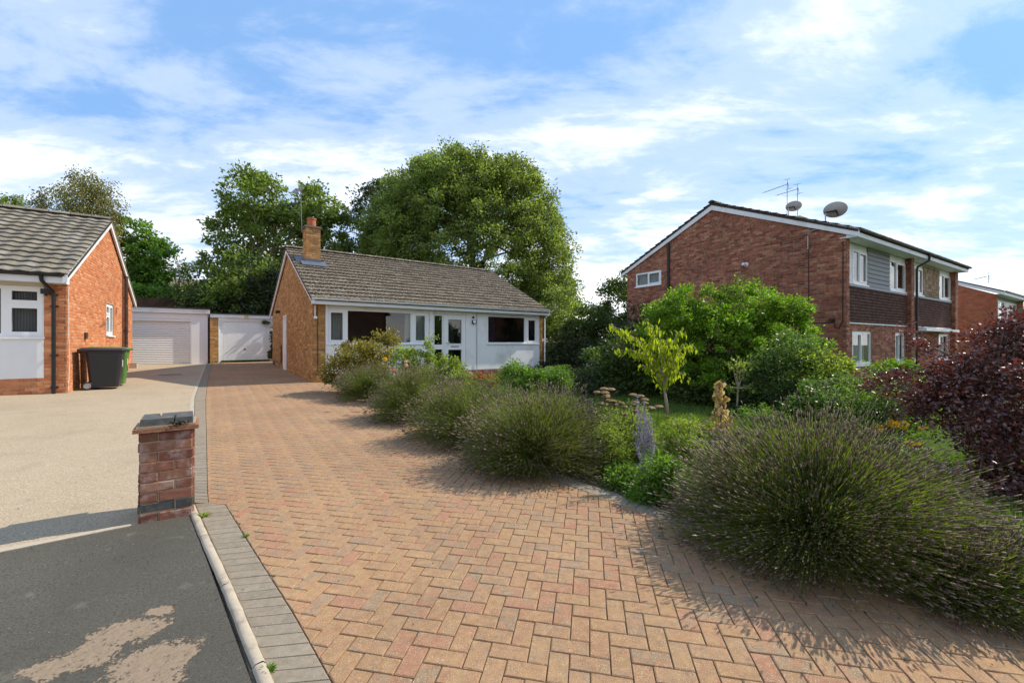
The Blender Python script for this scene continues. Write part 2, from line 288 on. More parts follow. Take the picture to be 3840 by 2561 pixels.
def clip(subj, quad):
    out = subj
    for i in range(len(quad)):
        a, b = quad[i], quad[(i + 1) % len(quad)]; inp, out = out, []
        if not inp: return []
        ins = lambda p: (b[0] - a[0]) * (p[1] - a[1]) - (b[1] - a[1]) * (p[0] - a[0]) >= -1e-9
        for j in range(len(inp)):
            p, q = inp[j - 1], inp[j]; ip, iq = ins(p), ins(q)
            if ip != iq:
                dx, dy = q[0] - p[0], q[1] - p[1]; ex, ey = b[0] - a[0], b[1] - a[1]
                t = (ex * (a[1] - p[1]) - ey * (a[0] - p[0])) / (ex * dy - ey * dx); out.append((p[0] + t * dx, p[1] + t * dy))
            if iq: out.append(q)
    return out
def inside(p, poly):
    c = False; x, y = p
    for i in range(len(poly)):
        (x1, y1), (x2, y2) = poly[i - 1], poly[i]
        if (y1 > y) != (y2 > y) and x < (x2 - x1) * (y - y1) / (y2 - y1) + x1: c = not c
    return c
def inset(poly, d):                        # shrink a convex polygon about its centre
    cx = sum(p[0] for p in poly) / len(poly); cy = sum(p[1] for p in poly) / len(poly); o = []
    for x, y in poly:
        l = math.hypot(x - cx, y - cy); k = max(0.2, 1 - d * 1.4 / max(l, 1e-4)); o.append((cx + (x - cx) * k, cy + (y - cy) * k))
    return o, cx, cy
def slab(poly, ch=0.005, gap=0.003, dep=0.02):  # a paver: sides, chamfer, top; about its centre
    a, cx, cy = inset(poly, gap); b, _, _ = inset(a, ch); n = len(a)
    z = lambda x, y: GA * (x - cx) + GB * (y - cy)
    v = [(x - cx, y - cy, z(x, y) - dep) for x, y in a] + [(x - cx, y - cy, z(x, y) - ch * 0.8) for x, y in a] + [(x - cx, y - cy, z(x, y)) for x, y in b]
    f = [(i, (i + 1) % n, n + (i + 1) % n, n + i) for i in range(n)] + [(n + i, n + (i + 1) % n, 2 * n + (i + 1) % n, 2 * n + i) for i in range(n)] + [tuple(range(2 * n, 3 * n))]
    return v, f, (cx, cy)
def seen(x, y, z):
    if y < 0.3: return False
    u, v = 1920 + F * x / y, HOR + F * (H - z) / y; return -60 < u < 3900 and v < 2620
def lay(parent, name, stuffname, mat, polys, limit=300, jit=0.0012):
    items = []; cache = {}
    for key, poly in polys:
        if key in cache and key: v, f, _ = cache[key]; cx = sum(p[0] for p in poly) / len(poly); cy = sum(p[1] for p in poly) / len(poly)
        else:
            v, f, (cx, cy) = slab(poly)
            if key: cache[key] = (v, f, None)
        items.append((cx, cy, key, v, f))
    items.sort(key=lambda t: (0 if seen(t[0], t[1], 0) else 1, math.hypot(t[0], t[1])))
    meshes = {}; st = MB()
    for i, (cx, cy, key, v, f) in enumerate(items):
        z = gz(cx, cy) + random.uniform(-jit, jit)
        if i < limit and seen(cx, cy, 0):
            if key and key in meshes: me = meshes[key]
            else:
                me = bpy.data.meshes.new(name); me.from_pydata(v, [], f); me.materials.append(mat); me.update()
                if key: meshes[key] = me
            o = link(bpy.data.objects.new(name, me), parent); o.location = (cx, cy, z); o.rotation_euler = (random.gauss(0, .002), random.gauss(0, .002), random.gauss(0, 0.006))
        else:
            b = len(st.v); st.v += [(cx + p[0], cy + p[1], z + p[2]) for p in v]; st.f += [tuple(b + k for k in q) for q in f]
    if st.v: mk(stuffname, st, mat, parent, kind='stuff')
YAW, S_, OX, OY = 0.1718, 0.1015, 0.2487, 3.1061
def grid(i, j): return (OX + i * S_ * math.cos(YAW) - j * S_ * math.sin(YAW), OY - i * S_ * math.sin(YAW) - j * S_ * math.cos(YAW))
polys = []
bx = [p[0] for p in DRIVE]; by = [p[1] for p in DRIVE]
for k in range(-260, 120):
    for m_ in range(-110, 130):
        i, j = k + 2 * m_, k - 2 * m_; c = grid(i, j)
        if not (min(bx) - .4 < c[0] < max(bx) + .4 and -0.2 < c[1] < max(by) + .4): continue
        for key, q in (('v', ((i, j + 2), (i + 1, j + 2), (i + 1, j), (i, j))), ('h', ((i, j), (i + 2, j), (i + 2, j - 1), (i, j - 1)))):
            quad = [grid(*p) for p in q]; n = sum(inside(p, DRIVE) for p in quad)
            if n == 4: polys.append((key, quad))
            elif n:
                cp = clip(DRIVE, quad); cp = [p for t, p in enumerate(cp) if math.hypot(p[0] - cp[t - 1][0], p[1] - cp[t - 1][1]) > 0.006]
                ar = 0.5 * abs(sum(cp[t - 1][0] * cp[t][1] - cp[t][0] * cp[t - 1][1] for t in range(len(cp)))) if len(cp) > 2 else 0
                if ar > 0.0012: polys.append((None, cp))
lay(dr, 'paving_block', 'far_paving_blocks', PAVER, polys)
def resample(pl, step):
    pts = [Vector((*p, 0)) for p in pl]; L = [0]
    for a, b in zip(pts, pts[1:]): L.append(L[-1] + (b - a).length)
    n = max(1, round(L[-1] / step)); out = []
    for k in range(n + 1):
        t = L[-1] * k / n; i = max(j for j in range(len(L) - 1) if L[j] <= t + 1e-9); out.append(pts[i].lerp(pts[i + 1], (t - L[i]) / max(1e-9, L[i + 1] - L[i])))
    return out, n
def course(a, b, step):
    A_, n = resample(a, step); L = [0]; pts = [Vector((*p, 0)) for p in b]
    for p, q in zip(pts, pts[1:]): L.append(L[-1] + (q - p).length)
    B_ = []
    for k in range(n + 1):
        t = L[-1] * k / n; i = max(j for j in range(len(L) - 1) if L[j] <= t + 1e-9); B_.append(pts[i].lerp(pts[i + 1], (t - L[i]) / max(1e-9, L[i + 1] - L[i])))
    return [(None, [tuple(A_[k][:2]), tuple(A_[k + 1][:2]), tuple(B_[k + 1][:2]), tuple(B_[k][:2])]) for k in range(n)]
def ccw(p):
    a = sum(p[t - 1][0] * p[t][1] - p[t][0] * p[t - 1][1] for t in range(len(p))); return p if a > 0 else p[::-1]
ed = sheet('edging_strip', OUTER + INNER[::-1], M_SAND, -0.0095); tag(ed, 'strip of grey pavers edging the driveway')
lay(ed, 'edging_block', 'far_edging_blocks', GREYPAVER, [(k, ccw(q)) for k, q in course(INNER, OUTER, 0.102)])
ed2 = sheet('edging_strip', S2L[:-1] + S2R[:-1][::-1], M_SAND, -0.010); tag(ed2, 'strip of grey pavers beside the kerb')
OFF = (Vector(S2R[2]) - Vector(S2R[1])); nrm = Vector((OFF.y, -OFF.x)).normalized()
lay(ed2, 'edging_block', 'far_edging_blocks', GREYPAVER, [(k, ccw(q)) for k, q in course(S2R, [tuple(Vector(a).lerp(Vector(b), 0.985)) for a, b in zip(S2R, S2L)], 0.102)])
tag(sheet('joint_earth', [tuple(gp(560, 1880)[:2]), OUTER[-2], INNER[-1], S2R[0]] + S2L[2:0:-1] + [tuple(gp(600, 1960)[:2])], M_SAND, -0.014), 'dirt in the joint beside the pillar')
# border course on the garden side
off = []
for i, p in enumerate(EDGE):
    a = Vector(EDGE[max(0, i - 1)]); b = Vector(EDGE[min(len(EDGE) - 1, i + 1)]); t = (b - a).normalized(); off.append(tuple(Vector(p) + Vector((-t.y, t.x)) * 0.2))
ed3 = sheet('edging_strip', EDGE + off[::-1], M_SAND, -0.0105); tag(ed3, 'curved strip of grey pavers between driveway and flower bed')
lay(ed3, 'edging_block', 'far_edging_blocks', GREYPAVER, [(k, ccw(q)) for k, q in course(EDGE, off, 0.102)])
# footpath, its kerb, and the neighbours' drive
KL = [tuple(Vector(b) + (Vector(a) - Vector(b)).normalized() * ((Vector(a) - Vector(b)).length + 0.055)) for a, b in zip(S2L, S2R)]
PL = gp(522, 1963); PR = gp(724, 1926); PF = Fac(PL, math.degrees(math.atan2(PR.x - PL.x, PR.y - PL.y)), 1); PWID = (Vector(PR[:2]) - Vector(PL[:2])).length
tl = Vector(gp(0, 2068)[:2]); tdir = (tl - Vector(PL[:2])).normalized(); far_l = tuple(Vector(PL[:2]) + tdir * 6)
tag(sheet('footpath', [far_l, tuple(PL[:2]), tuple(PR[:2])] + KL + [(0.2, -1.0), (-7, -1.0)], M_FOOT, 0.0), 'dark asphalt footpath with a worn pale patch')
tag(sheet('road', [(-60, -0.9), (60, -0.9), (60, -9), (-60, -9)], M_ROAD, -0.02), 'asphalt road')
kb = MB()
kr, n = resample(KL, 0.9); kerb = None
for i in range(n):
    mb = MB(); a, b = kr[i], kr[i + 1]; t = (b - a).normalized(); nn = Vector((t.y, -t.x, 0)); prof = [(-0.03, -0.05), (-0.03, 0.008), (-0.018, 0.02), (0.012, 0.022), (0.026, 0.01), (0.028, -0.05)]
    m_ = 8
    for k in range(m_ + 1):
        p = a.lerp(b, 0.004 + 0.992 * k / m_)
        for x, z in prof: q = p - nn * (x + 0.026 + random.uniform(-.002, .002)); mb.v.append((q.x, q.y, gz(q.x, q.y) + z + random.uniform(-.002, .002)))
    w = len(prof)
    for k in range(m_):
        for j in range(w - 1): mb.f.append((k * w + j, k * w + j + 1, (k + 1) * w + j + 1, (k + 1) * w + j))
    if kerb is None: kerb = tag(mk('kerb', mb, CONC, smooth=True), 'weathered concrete edging kerb along the footpath', kind='structure')
    else: mk('kerb_stone', mb, CONC, kerb, smooth=True)
mb = MB(); wpt = Vector((-tdir.y, tdir.x)); wpt = wpt if wpt.y < 0 else -wpt
for s0, s1, w0, w1 in ((0.05, 0.9, 0.03, 0.06), (0.906, 2.4, 0.06, 0.08), (2.406, 6, 0.08, 0.08)):
    q = [Vector(PL[:2]) + tdir * s0 - wpt * w0, Vector(PL[:2]) + tdir * s1 - wpt * w1, Vector(PL[:2]) + tdir * s1 + wpt * 0.02, Vector(PL[:2]) + tdir * s0 + wpt * 0.02]
    mb.hexa([(p.x, p.y, gz(*p) - 0.03) for p in q] + [(p.x, p.y, gz(*p) + 0.006) for p in q])
tag(mk('kerb', mb, CONC), 'flush pale concrete kerb between buff drive and footpath', kind='structure')
mb = MB(); fb_ = [tuple(Vector(p) + Vector((-0.07, -0.03))) for p in OUTER]
sheet('neighbour_drive', [tuple(PR[:2])] + [tuple(PL[:2]), far_l, (-25, 5), (-25, 22)] + [tuple(GF.p(-0.1, 0.5, 0)[:2])] + fb_, M_NDRIVE, 0.0)['label'] = 'buff aggregate drive beside the orange brick bungalow'
tag(sheet('kerb', fb_ + OUTER[::-1], CONC, 0.003), 'thin pale concrete edging between the two drives')
# soil of the bed, lawn and garden path
sheet('flower_bed', off + [(6.5, 2.5), (4.6, 6.3), (2.2, 6.9), (-0.5, 9.0), (-3.3, 12.2), tuple(BF.p(1.2, 0.05, 0)[:2])], M_SOIL, -0.012)['label'] = 'dark soil of the planted bed along the driveway'
gx = [(2.1, 5.6), (3.4, 5.5), (4.3, 6.4), (4.9, 7.3), (3.6, 7.3), (2.6, 6.9), (1.9, 6.4)]
sheet('garden_path', gx, M_PATH, -0.006)['label'] = 'trodden gravel path beside the lawn'
sheet('lawn', [(-3.2, 12.4), (2.0, 7.0), (4.9, 6.4), (6.6, 2.4), (14, 4), (14, 22), (2, 22), (-1, 17)], M_LAWN, -0.02)['label'] = 'rough lawn in front of the white bungalow'
dg = gp(638, 1405); mb = MB(); f0 = Fac(dg, 53.5, 1)
mb.box(f0, -0.3, 0.3, -0.22, 0.22, dg.z - 0.02, dg.z + 0.006); dco = mk('drain_cover', mb, plain('cast_iron', (0.05, 0.04, 0.035), 0.6, 0.4)); tag(dco, 'dark iron drain cover in the buff drive', 'drain cover')
mb = MB(); mb.box(f0, -0.36, 0.36, -0.28, -0.221, dg.z - 0.02, dg.z + 0.004).box(f0, -0.36, 0.36, 0.221, 0.28, dg.z - 0.02, dg.z + 0.004); mk('drain_frame', mb, CONC, dco)
# ------------------------------------------------------------------ walls, roofs, windows
def core(f, s0, s1, z0, top, opens, n0, n1, name, mat, parent, brk=()):
    cuts = sorted({s0, s1, *[b for b in brk if s0 < b < s1], *[x for o in opens for x in o[:2] if s0 < x < s1]}); mb = MB()
    for a, b in zip(cuts, cuts[1:]):
        m_ = (a + b) / 2; segs = [(z0, None)]
        for o in sorted(opens, key=lambda o: o[2]):
            if o[0] <= m_ <= o[1]: lo, _ = segs.pop(); segs += [(lo, o[2]), (o[3], None)]
        for lo, hi in segs:
            ha, hb = (top(a), top(b)) if hi is None else (hi, hi)
            if min(ha, hb) <= lo + 1e-4 and max(ha, hb) <= lo + 1e-4: continue
            P = f.p; mb.hexa([P(a, n1, lo), P(b, n1, lo), P(b, n0, lo), P(a, n0, lo), P(a, n1, ha), P(b, n1, hb), P(b, n0, hb), P(a, n0, ha)])
    return mk(name, mb, mat, parent)
def onebrick(f, w, h, dep=0.016, ch=0.004, proud=0.007):
    v = []; hw, hh = w / 2, h / 2
    for (x, z, n) in ((hw, hh, proud - dep), (hw, hh, proud - ch), (hw - ch, hh - ch, proud)):
        for sx, sz in ((-1, -1), (1, -1), (1, 1), (-1, 1)): q = f.u * (sx * x) + f.n * n + Vector((0, 0, sz * z)); v.append(tuple(q))
    fc = [(r * 4 + i, r * 4 + (i + 1) % 4, (r + 1) * 4 + (i + 1) % 4, (r + 1) * 4 + i) for r in range(2) for i in range(4)] + [(8, 9, 10, 11)]
    return v, fc
def place(items, name, stuffname, mat, parent, limit):
    """items: (centre, key, verts, faces); the nearest become objects, the rest one mesh"""
    items.sort(key=lambda t: t[0].x ** 2 + t[0].y ** 2 + (t[0].z - H) ** 2); meshes = {}; st = MB(); k = 0
    for c, key, v, fc, vis in items:
        if k < limit and vis:
            k += 1; me = meshes.get(key)
            if me is None:
                me = bpy.data.meshes.new(name); me.from_pydata(v, [], fc); me.materials.append(mat); me.update(); meshes[key] = me
            o = link(bpy.data.objects.new(name, me), parent); o.location = c
        else:
            b = len(st.v); st.v += [(c.x + p[0], c.y + p[1], c.z + p[2]) for p in v]; st.f += [tuple(b + i for i in q) for q in fc]
    if st.v: mk(stuffname, st, mat, parent, kind='stuff')
def bricks(f, parent, s0, s1, z0, top, opens, mat, mortar, brk=(), limit=300, L=0.225, C=0.075, name='wall', back=0.11, vis=None, half=0, gap=0.010):
    w = core(f, s0, s1, z0 - 0.3, top, opens, -back, 0, name, mortar, parent, brk); items = []; k = 0; z = z0; cache = {}
    while z < max(top(s) for s in (s0, s1, *brk)):
        zc = z + C / 2; x = s0 - (L / 2 if (k + half) % 2 else 0)
        while x < s1 - 0.02:
            a, b = max(x, s0), min(x + L, s1); spans = [(a, b)]
            for o in opens:
                if o[2] < zc + 0.01 and o[3] > zc - 0.01:
                    spans = [r for (p, q) in spans for r in ((p, min(q, o[0])), (max(p, o[1]), q)) if r[1] - r[0] > 0.03]
            for p, q in spans:
                while q - p > 0.03 and top(q - 0.01) < z + C * 0.8: q -= 0.03
                while q - p > 0.03 and top(p + 0.01) < z + C * 0.8: p += 0.03
                if q - p < 0.035: continue
                wd = round(q - p - gap, 3); key = (wd,)
                if key not in cache: cache[key] = onebrick(f, wd, C - gap)
                c = f.p((p + q) / 2, random.gauss(0, 0.0012), zc + random.gauss(0, 0.0008)); v, fc = cache[key]
                items.append((c, key, v, fc, True if vis is None else vis((p + q) / 2, zc)))
            x += L
        z += C; k += 1
    place(items, 'brick', 'far_bricks', mat, w, limit); return w
def tilesheet(parent, E, R_, S_, width, length, mat, w=0.3, g=0.32, amp=0.022, limit=300, nwave=2, name='tile', lip=0.045, vis=None, npt=9, scal=0.0):
    """lap tiles on a slope: E lower corner, R_ along the eave, S_ up the slope"""
    R_, S_ = Vector(R_).normalized(), Vector(S_).normalized(); Nn = R_.cross(S_).normalized(); Nn = Nn if Nn.z > -0.01 and (Nn.z > 0.05 or Nn.dot(-E) > 0) else -Nn
    nc, nr = max(1, round(width / w)), max(1, round(length / g)); w = width / nc; g = length / nr; v = []; fc = []
    for i in range(npt):
        x = w * i / (npt - 1) * 0.996 - w / 2; h = amp * (0.5 - 0.5 * math.cos(2 * math.pi * nwave * i / (npt - 1))); yl = scal * (1 - math.sin(math.pi * i / (npt - 1)))
        for y, z in ((yl, lip + h - 0.028), (yl, lip + h), (g + 0.02 + scal, h + 0.002)): v.append(tuple(R_ * x + S_ * y + Nn * z))
    for i in range(npt - 1): a = i * 3; fc += [(a, a + 3, a + 4, a + 1), (a + 1, a + 4, a + 5, a + 2)]
    items = []
    for r in range(nr):
        for c in range(nc):
            p = E + R_ * (w * (c + 0.5)) + S_ * (g * r + random.gauss(0, 0.003)) + Nn * random.gauss(0, 0.002)
            items.append((p, 0, v, fc, True if vis is None else vis(c * w, r * g)))
    place(items, name, 'far_' + name + 's', mat, parent, limit)
def window(f, parent, s0, s1, z0, z1, panes, mat=UPVC, n=-0.05, fw=0.05, sill=True, curtain=None, opening=(), room=1.2, name='window', lintel=None):
    """frame with a hole for each pane; panes are (s0, s1, z0, z1); opening lists indexes of panes with a sash"""
    mb = MB(); ss = sorted({s0, s1, *[x for p in panes for x in p[:2]]})
    for a, b in zip(ss, ss[1:]):
        lo = z0
        for p in sorted([p for p in panes if p[0] <= (a + b) / 2 <= p[1]], key=lambda p: p[2]):
            if p[2] > lo: mb.box(f, a, b, n - 0.06, n, lo, p[2])
            lo = p[3]
        mb.box(f, a, b, n - 0.06, n, lo, z1)
    w = mk(name, mb, mat, parent)
    for i, (a, b, c, d) in enumerate(panes):
        e = 0.012
        if i in opening:
            sm = MB(); t = 0.036
            for q in ((a - e, b + e, c - e, c + t), (a - e, b + e, d - t, d + e), (a - e, a + t, c + t, d - t), (b - t, b + e, c + t, d - t)): sm.box(f, q[0], q[1], n - 0.045, n + 0.016, q[2], q[3])
            mk('sash', sm, mat, w)
        mk('pane', MB().box(f, a - 0.004, b + 0.004, n - 0.034, n - 0.026, c - 0.004, d + 0.004), GLASS, w)
    if sill: mk('sill', MB().box(f, s0 - 0.04, s1 + 0.04, n - 0.02, 0.05, z0 - 0.045, z0), mat, w)
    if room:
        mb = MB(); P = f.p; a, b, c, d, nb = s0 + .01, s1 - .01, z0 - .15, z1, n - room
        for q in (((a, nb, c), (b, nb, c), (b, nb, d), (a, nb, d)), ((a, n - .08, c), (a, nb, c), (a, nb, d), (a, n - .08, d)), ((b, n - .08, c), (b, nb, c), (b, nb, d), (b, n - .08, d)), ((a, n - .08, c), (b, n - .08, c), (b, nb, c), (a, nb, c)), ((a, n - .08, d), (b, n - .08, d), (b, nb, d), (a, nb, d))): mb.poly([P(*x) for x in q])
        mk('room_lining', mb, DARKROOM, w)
    for (a, b, c, d, m_) in (curtain or ()):
        V = []; k = max(10, int((b - a) / 0.012)); fl = []
        for i in range(k + 1):
            t = i / k; off = 0.026 * math.sin(t * (b - a) * 62 + 0.6 * math.sin(t * 9)) + 0.006 * math.sin(t * 41)
            V += [tuple(f.p(a + (b - a) * t, n - 0.17 + off, c)), tuple(f.p(a + (b - a) * (0.06 + 0.88 * t), n - 0.17 + off * 0.6, d))]
        for i in range(k): fl.append((2 * i, 2 * i + 2, 2 * i + 3, 2 * i + 1))
        q = MB(); q.v = V; q.f = fl; mk('curtain', q, m_, w, smooth=True)
    return w
def gable_top(L, z0, z1): return lambda s: z0 + (z1 - z0) * (1 - abs(s - L / 2) / (L / 2))
def slope(parent, f, s0, s1, nfront, zf, nback, zb, thick, mat, name='roof'):
    """one roof slope, in facade coordinates (front eave to ridge)"""
    P = f.p; a = [P(s0, nfront, zf - thick), P(s1, nfront, zf - thick), P(s1, nback, zb - thick), P(s0, nback, zb - thick)]; b = [x + Vector((0, 0, thick)) for x in a]
    return mk(name, MB().hexa(a + b), mat, parent)
def ridge(parent, a, b, mat, r=0.13, L=0.45, name='ridge_tile'):
    d = (b - a); n = max(1, round(d.length / L)); d = d / n; t = d.normalized(); x = t.cross(Vector((0, 0, 1))).normalized(); v = []; fc = []
    for e, k in ((0.0, 1.06), (0.97, 1.0)):
        for i in range(7): an = math.pi * (0.06 + 0.88 * i / 6); v.append(tuple(d * e + x * math.cos(an) * r * k + Vector((0, 0, math.sin(an) * r * 0.75 * k - 0.03))))
    for i in range(6): fc.append((i, i + 1, i + 8, i + 7))
    fc.append(tuple(range(6, -1, -1))); me = bpy.data.meshes.new(name); me.from_pydata(v, [], fc); me.materials.append(mat); me.update()
    for i in range(n): o = link(bpy.data.objects.new(name, me), parent); o.location = a + d * i; o.rotation_euler = (0, 0, random.gauss(0, .006))
def gutter(parent, f, s0, s1, n, z, mat, r=0.055, clips=1.0, name='gutter'):
    mb = MB(); P = f.p; k = 7; pts = []
    for s in (s0, s1):
        for rr in (r, r - 0.006):
            for i in range(k): an = math.pi + math.pi * i / (k - 1); pts.append(tuple(P(s, n + math.cos(an) * rr, z + math.sin(an) * rr)))
    mb.v = pts
    for i in range(k - 1): mb.f += [(i, i + 1, 2 * k + i + 1, 2 * k + i), (k + i, 3 * k + i, 3 * k + i + 1, k + i + 1)]
    mb.f += [(0, 2 * k, 3 * k, k), (k - 1, 2 * k - 1, 4 * k - 1, 3 * k - 1)]
    for b in (0, 2 * k): mb.f.append(tuple(b + i for i in range(k)))
    g = mk(name, mb, mat, parent)
    s = s0 + 0.12
    while s < s1:
        c = MB()
        for i in range(k - 1):
            a0, a1 = math.pi + math.pi * i / (k - 1), math.pi + math.pi * (i + 1) / (k - 1); R1 = r + 0.009
            c.poly([P(s, n + math.cos(a0) * R1, z + math.sin(a0) * R1), P(s + .03, n + math.cos(a0) * R1, z + math.sin(a0) * R1), P(s + .03, n + math.cos(a1) * R1, z + math.sin(a1) * R1), P(s, n + math.cos(a1) * R1, z + math.sin(a1) * R1)])
        mk('gutter_clip', c, mat, g); s += clips
    return g
# ------------------------------------------------------------------ the white and buff bungalow
c3 = lambda x, y: (1000 + x * .4679, 900 + y * .4679)
c2 = lambda x, y: (680 + x * .4784, 750 + y * .4784)
c1 = lambda x, y: (x * .5483, 700 + y * .5483)
c4 = lambda x, y: (2300 + x * .5102, 650 + y * .5102)
c5 = lambda x, y: (3000 + x * .4146, 800 + y * .4146)
CURT = plain('grey_curtain', (0.42, 0.40, 0.38), 0.95, 0.1, 0.15, 4.0)
NAVY = plain('navy_curtain', (0.02, 0.022, 0.05), 0.95, 0.1, 0.15, 4.0)
DOORGL = plain('obscured_panel', (0.19, 0.18, 0.145), 0.5, 0.4, 0.25, 2.0)
LEAD = plain('lead_flashing', (0.10, 0.12, 0.16), 0.5, 0.4, 0.3, 9.0)
POT = plain('terracotta', (0.40, 0.115, 0.05), 0.7, 0.3, 0.25, 7.0)
FELT = plain('roof_felt', (0.06, 0.055, 0.05), 0.95, 0.1, 0.3, 6.0)
DECK = plain('roof_underlay', (0.05, 0.045, 0.04), 0.95, 0.1, 0.2)
bung = thing('bungalow', 'white fronted bungalow with buff brick gable and brown tiled roof', 'house'); bung.location = (0, 0, 0)
ZB, ZE, ZR, BW = B0.z, 3.0, 5.36, 9.4
btop = gable_top(BD, 3.0, 5.2)
bricks(BS, bung, 0, BD, ZB, btop, [(4.78, 5.5, ZB - .5, 2.72)], BRICK_B, MORTAR_B, (BD / 2,), vis=lambda s, z: True)
bricks(BF, bung, 0, 0.37, ZB, lambda s: 2.84, [], BRICK_B, MORTAR_B, half=1)
bricks(BF, bung, 9.215, BW, ZB, lambda s: 2.84, [], BRICK_B, MORTAR_B)
bricks(BF, bung, 5.5, 9.215, ZB - 0.15, lambda s: 0.555, [], BRICK_P, MORTAR_B)
OP = [(0.40, 3.96, 1.575, 2.70), (4.10, 5.50, 0.3, 2.68), (6.46, 9.18, 1.575, 2.73)]
core(BF, 0.37, 5.5, 0.45, lambda s: 2.84, OP[:2], -0.1, -0.003, 'white_wall', WPAINT, bung)
core(BF, 5.5, 9.215, 0.55, lambda s: 2.84, OP[2:], -0.1, 0.004, 'white_wall', WPAINT, bung)
core(BF, 0.37, 5.5, ZB - .3, lambda s: 0.448, [OP[1]], -0.1, -0.012, 'plinth', MORTAR_B, bung)
for i in range(8):
    z0 = 0.455 + i * 0.135; q = MB(); P = BF.p; a, b = 0.385, 4.08
    q.hexa([P(a, .017, z0), P(b, .017, z0), P(b, -.002, z0), P(a, -.002, z0), P(a, .004, z0 + .131), P(b, .004, z0 + .131), P(b, -.002, z0 + .131), P(a, -.002, z0 + .131)]); mk('cladding_board', q, WPAINT, bung)
for i, s in enumerate((0.375, 4.02)): mk('corner_trim', MB().box(BF, s, s + 0.06, 0.0, 0.024, 1.52, 2.80), UPVC, bung)
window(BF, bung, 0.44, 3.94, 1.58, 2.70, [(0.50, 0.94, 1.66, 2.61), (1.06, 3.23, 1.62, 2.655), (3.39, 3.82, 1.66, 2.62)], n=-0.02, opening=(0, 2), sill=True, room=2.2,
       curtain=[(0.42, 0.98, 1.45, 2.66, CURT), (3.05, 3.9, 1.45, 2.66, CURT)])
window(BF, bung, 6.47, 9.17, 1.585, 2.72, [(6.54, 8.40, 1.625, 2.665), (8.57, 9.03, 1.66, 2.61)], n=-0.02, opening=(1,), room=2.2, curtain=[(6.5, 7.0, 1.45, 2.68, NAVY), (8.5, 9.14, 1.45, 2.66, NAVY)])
w = window(BF, bung, 4.11, 4.55, 0.52, 2.67, [(4.17, 4.49, 0.62, 1.36), (4.17, 4.49, 1.54, 2.62)], n=-0.03, sill=False, room=1.5, name='side_light')
mk('obscured_panel', MB().box(BF, 4.13, 4.53, -0.9, -0.88, 0.5, 2.65), DOORGL, w)
w = window(BF, bung, 4.56, 5.49, 0.52, 2.67, [(4.70, 5.35, 0.66, 1.38), (4.70, 5.35, 1.54, 2.53)], n=-0.03, sill=False, room=1.5, name='front_door', opening=(0, 1))
mk('obscured_panel', MB().box(BF, 4.58, 5.47, -0.9, -0.88, 0.5, 2.65), DOORGL, w)
mk('door_handle', MB().box(BF, 4.62, 4.66, -0.03, -0.015, 1.42, 1.66).box(BF, 4.63, 4.79, 0.0, 0.02, 1.60, 1.625).box(BF, 4.63, 4.65, -0.015, 0.02, 1.60, 1.625), UPVC, w)
mk('letter_slot', MB().box(BF, 4.85, 5.2, -0.03, -0.018, 1.44, 1.48), GREYM, w)
mk('door_step', MB().box(BF, 4.4, 5.6, 0.0, 0.42, ZB - .2, 0.47), CONC, bung)
mk('pipe', MB().tube([BF.p(5.97, 0.03, 0.5), BF.p(5.97, 0.03, 2.8)], 0.011, 6), GREYM, bung)
mk('floodlight', MB().box(BF, 5.74, 5.90, 0.05, 0.11, 2.36, 2.49).box(BF, 5.8, 5.84, 0.0, 0.05, 2.33, 2.43), BLACKP, bung)
mk('floodlight_glass', MB().box(BF, 5.757, 5.883, 0.111, 0.114, 2.38, 2.475), UPVC, bung)
mk('motion_sensor', MB().lathe(BF.p(5.80, 0.06, 2.60), [(0.02, -.05), (0.045, -.03), (0.045, 0.01), (0.02, 0.04)], 10, BF.n), BLACKP, bung)
mk('eave_soffit', MB().box(BF, -0.06, 9.56, 0.003, 0.275, 2.805, 2.83), plain('cream_soffit', (0.66, 0.62, 0.53), 0.6, 0.3, 0.06), bung)
mk('fascia', MB().box(BF, -0.1, 9.6, 0.276, 0.297, 2.80, 2.965), FASCIA, bung)
gutter(bung, BF, -0.1, 9.62, 0.352, 2.985, UPVC, clips=0.9)
mk('downpipe', MB().tube([BF.p(9.50, 0.35, 2.94), BF.p(9.50, 0.33, 2.84), BF.p(9.47, 0.07, 2.66), BF.p(9.47, 0.07, ZB - .1)], 0.034, 10), UPVC, bung)
# roof
rl = math.hypot(BD / 2 + .32, ZR - ZE)
rf_ = slope(bung, BF, -0.11, 9.62, 0.32, ZE - .035, -BD / 2, ZR - .035, 0.06, DECK)
slope(bung, BF, -0.11, 9.62, -BD - .32, ZE, -BD / 2, ZR, 0.06, TILE_B, 'rear_roof')
E0 = BF.p(-0.12, 0.335, ZE - .04); Sv = BF.p(0, -BD / 2, ZR) - BF.p(0, 0.32, ZE)
tilesheet(rf_, E0, BF.u, Sv, 9.75, rl + 0.0, TILE_B)
ridge(rf_, BF.p(-0.12, -BD / 2, ZR + .01), BF.p(9.63, -BD / 2, ZR + .01), TILE_B)
def barge(f, L, ze, zr, over, n0, n1, h, mat, parent, name='bargeboard'):
    for a, b in ((-over, L / 2), (L + over, L / 2)):
        P = f.p; lo, hi = (a, ze), (b, zr); t = 0.0015 if a < 0 else 0.0
        mk(name, MB().hexa([P(a, n1 + t, ze - h), P(b, n1 + t, zr - h), P(b, n0, zr - h), P(a, n0, ze - h), P(a, n1 + t, ze), P(b, n1 + t, zr), P(b, n0, zr), P(a, n0, ze)]), mat, parent)
barge(BS, BD, ZE - .03, ZR - .05, 0.33, 0.04, 0.085, 0.17, FASCIA, bung)
mk('eave_box_end', MB().box(BS, -0.33, -0.005, 0.0, 0.039, 2.80, 2.965), FASCIA, bung)
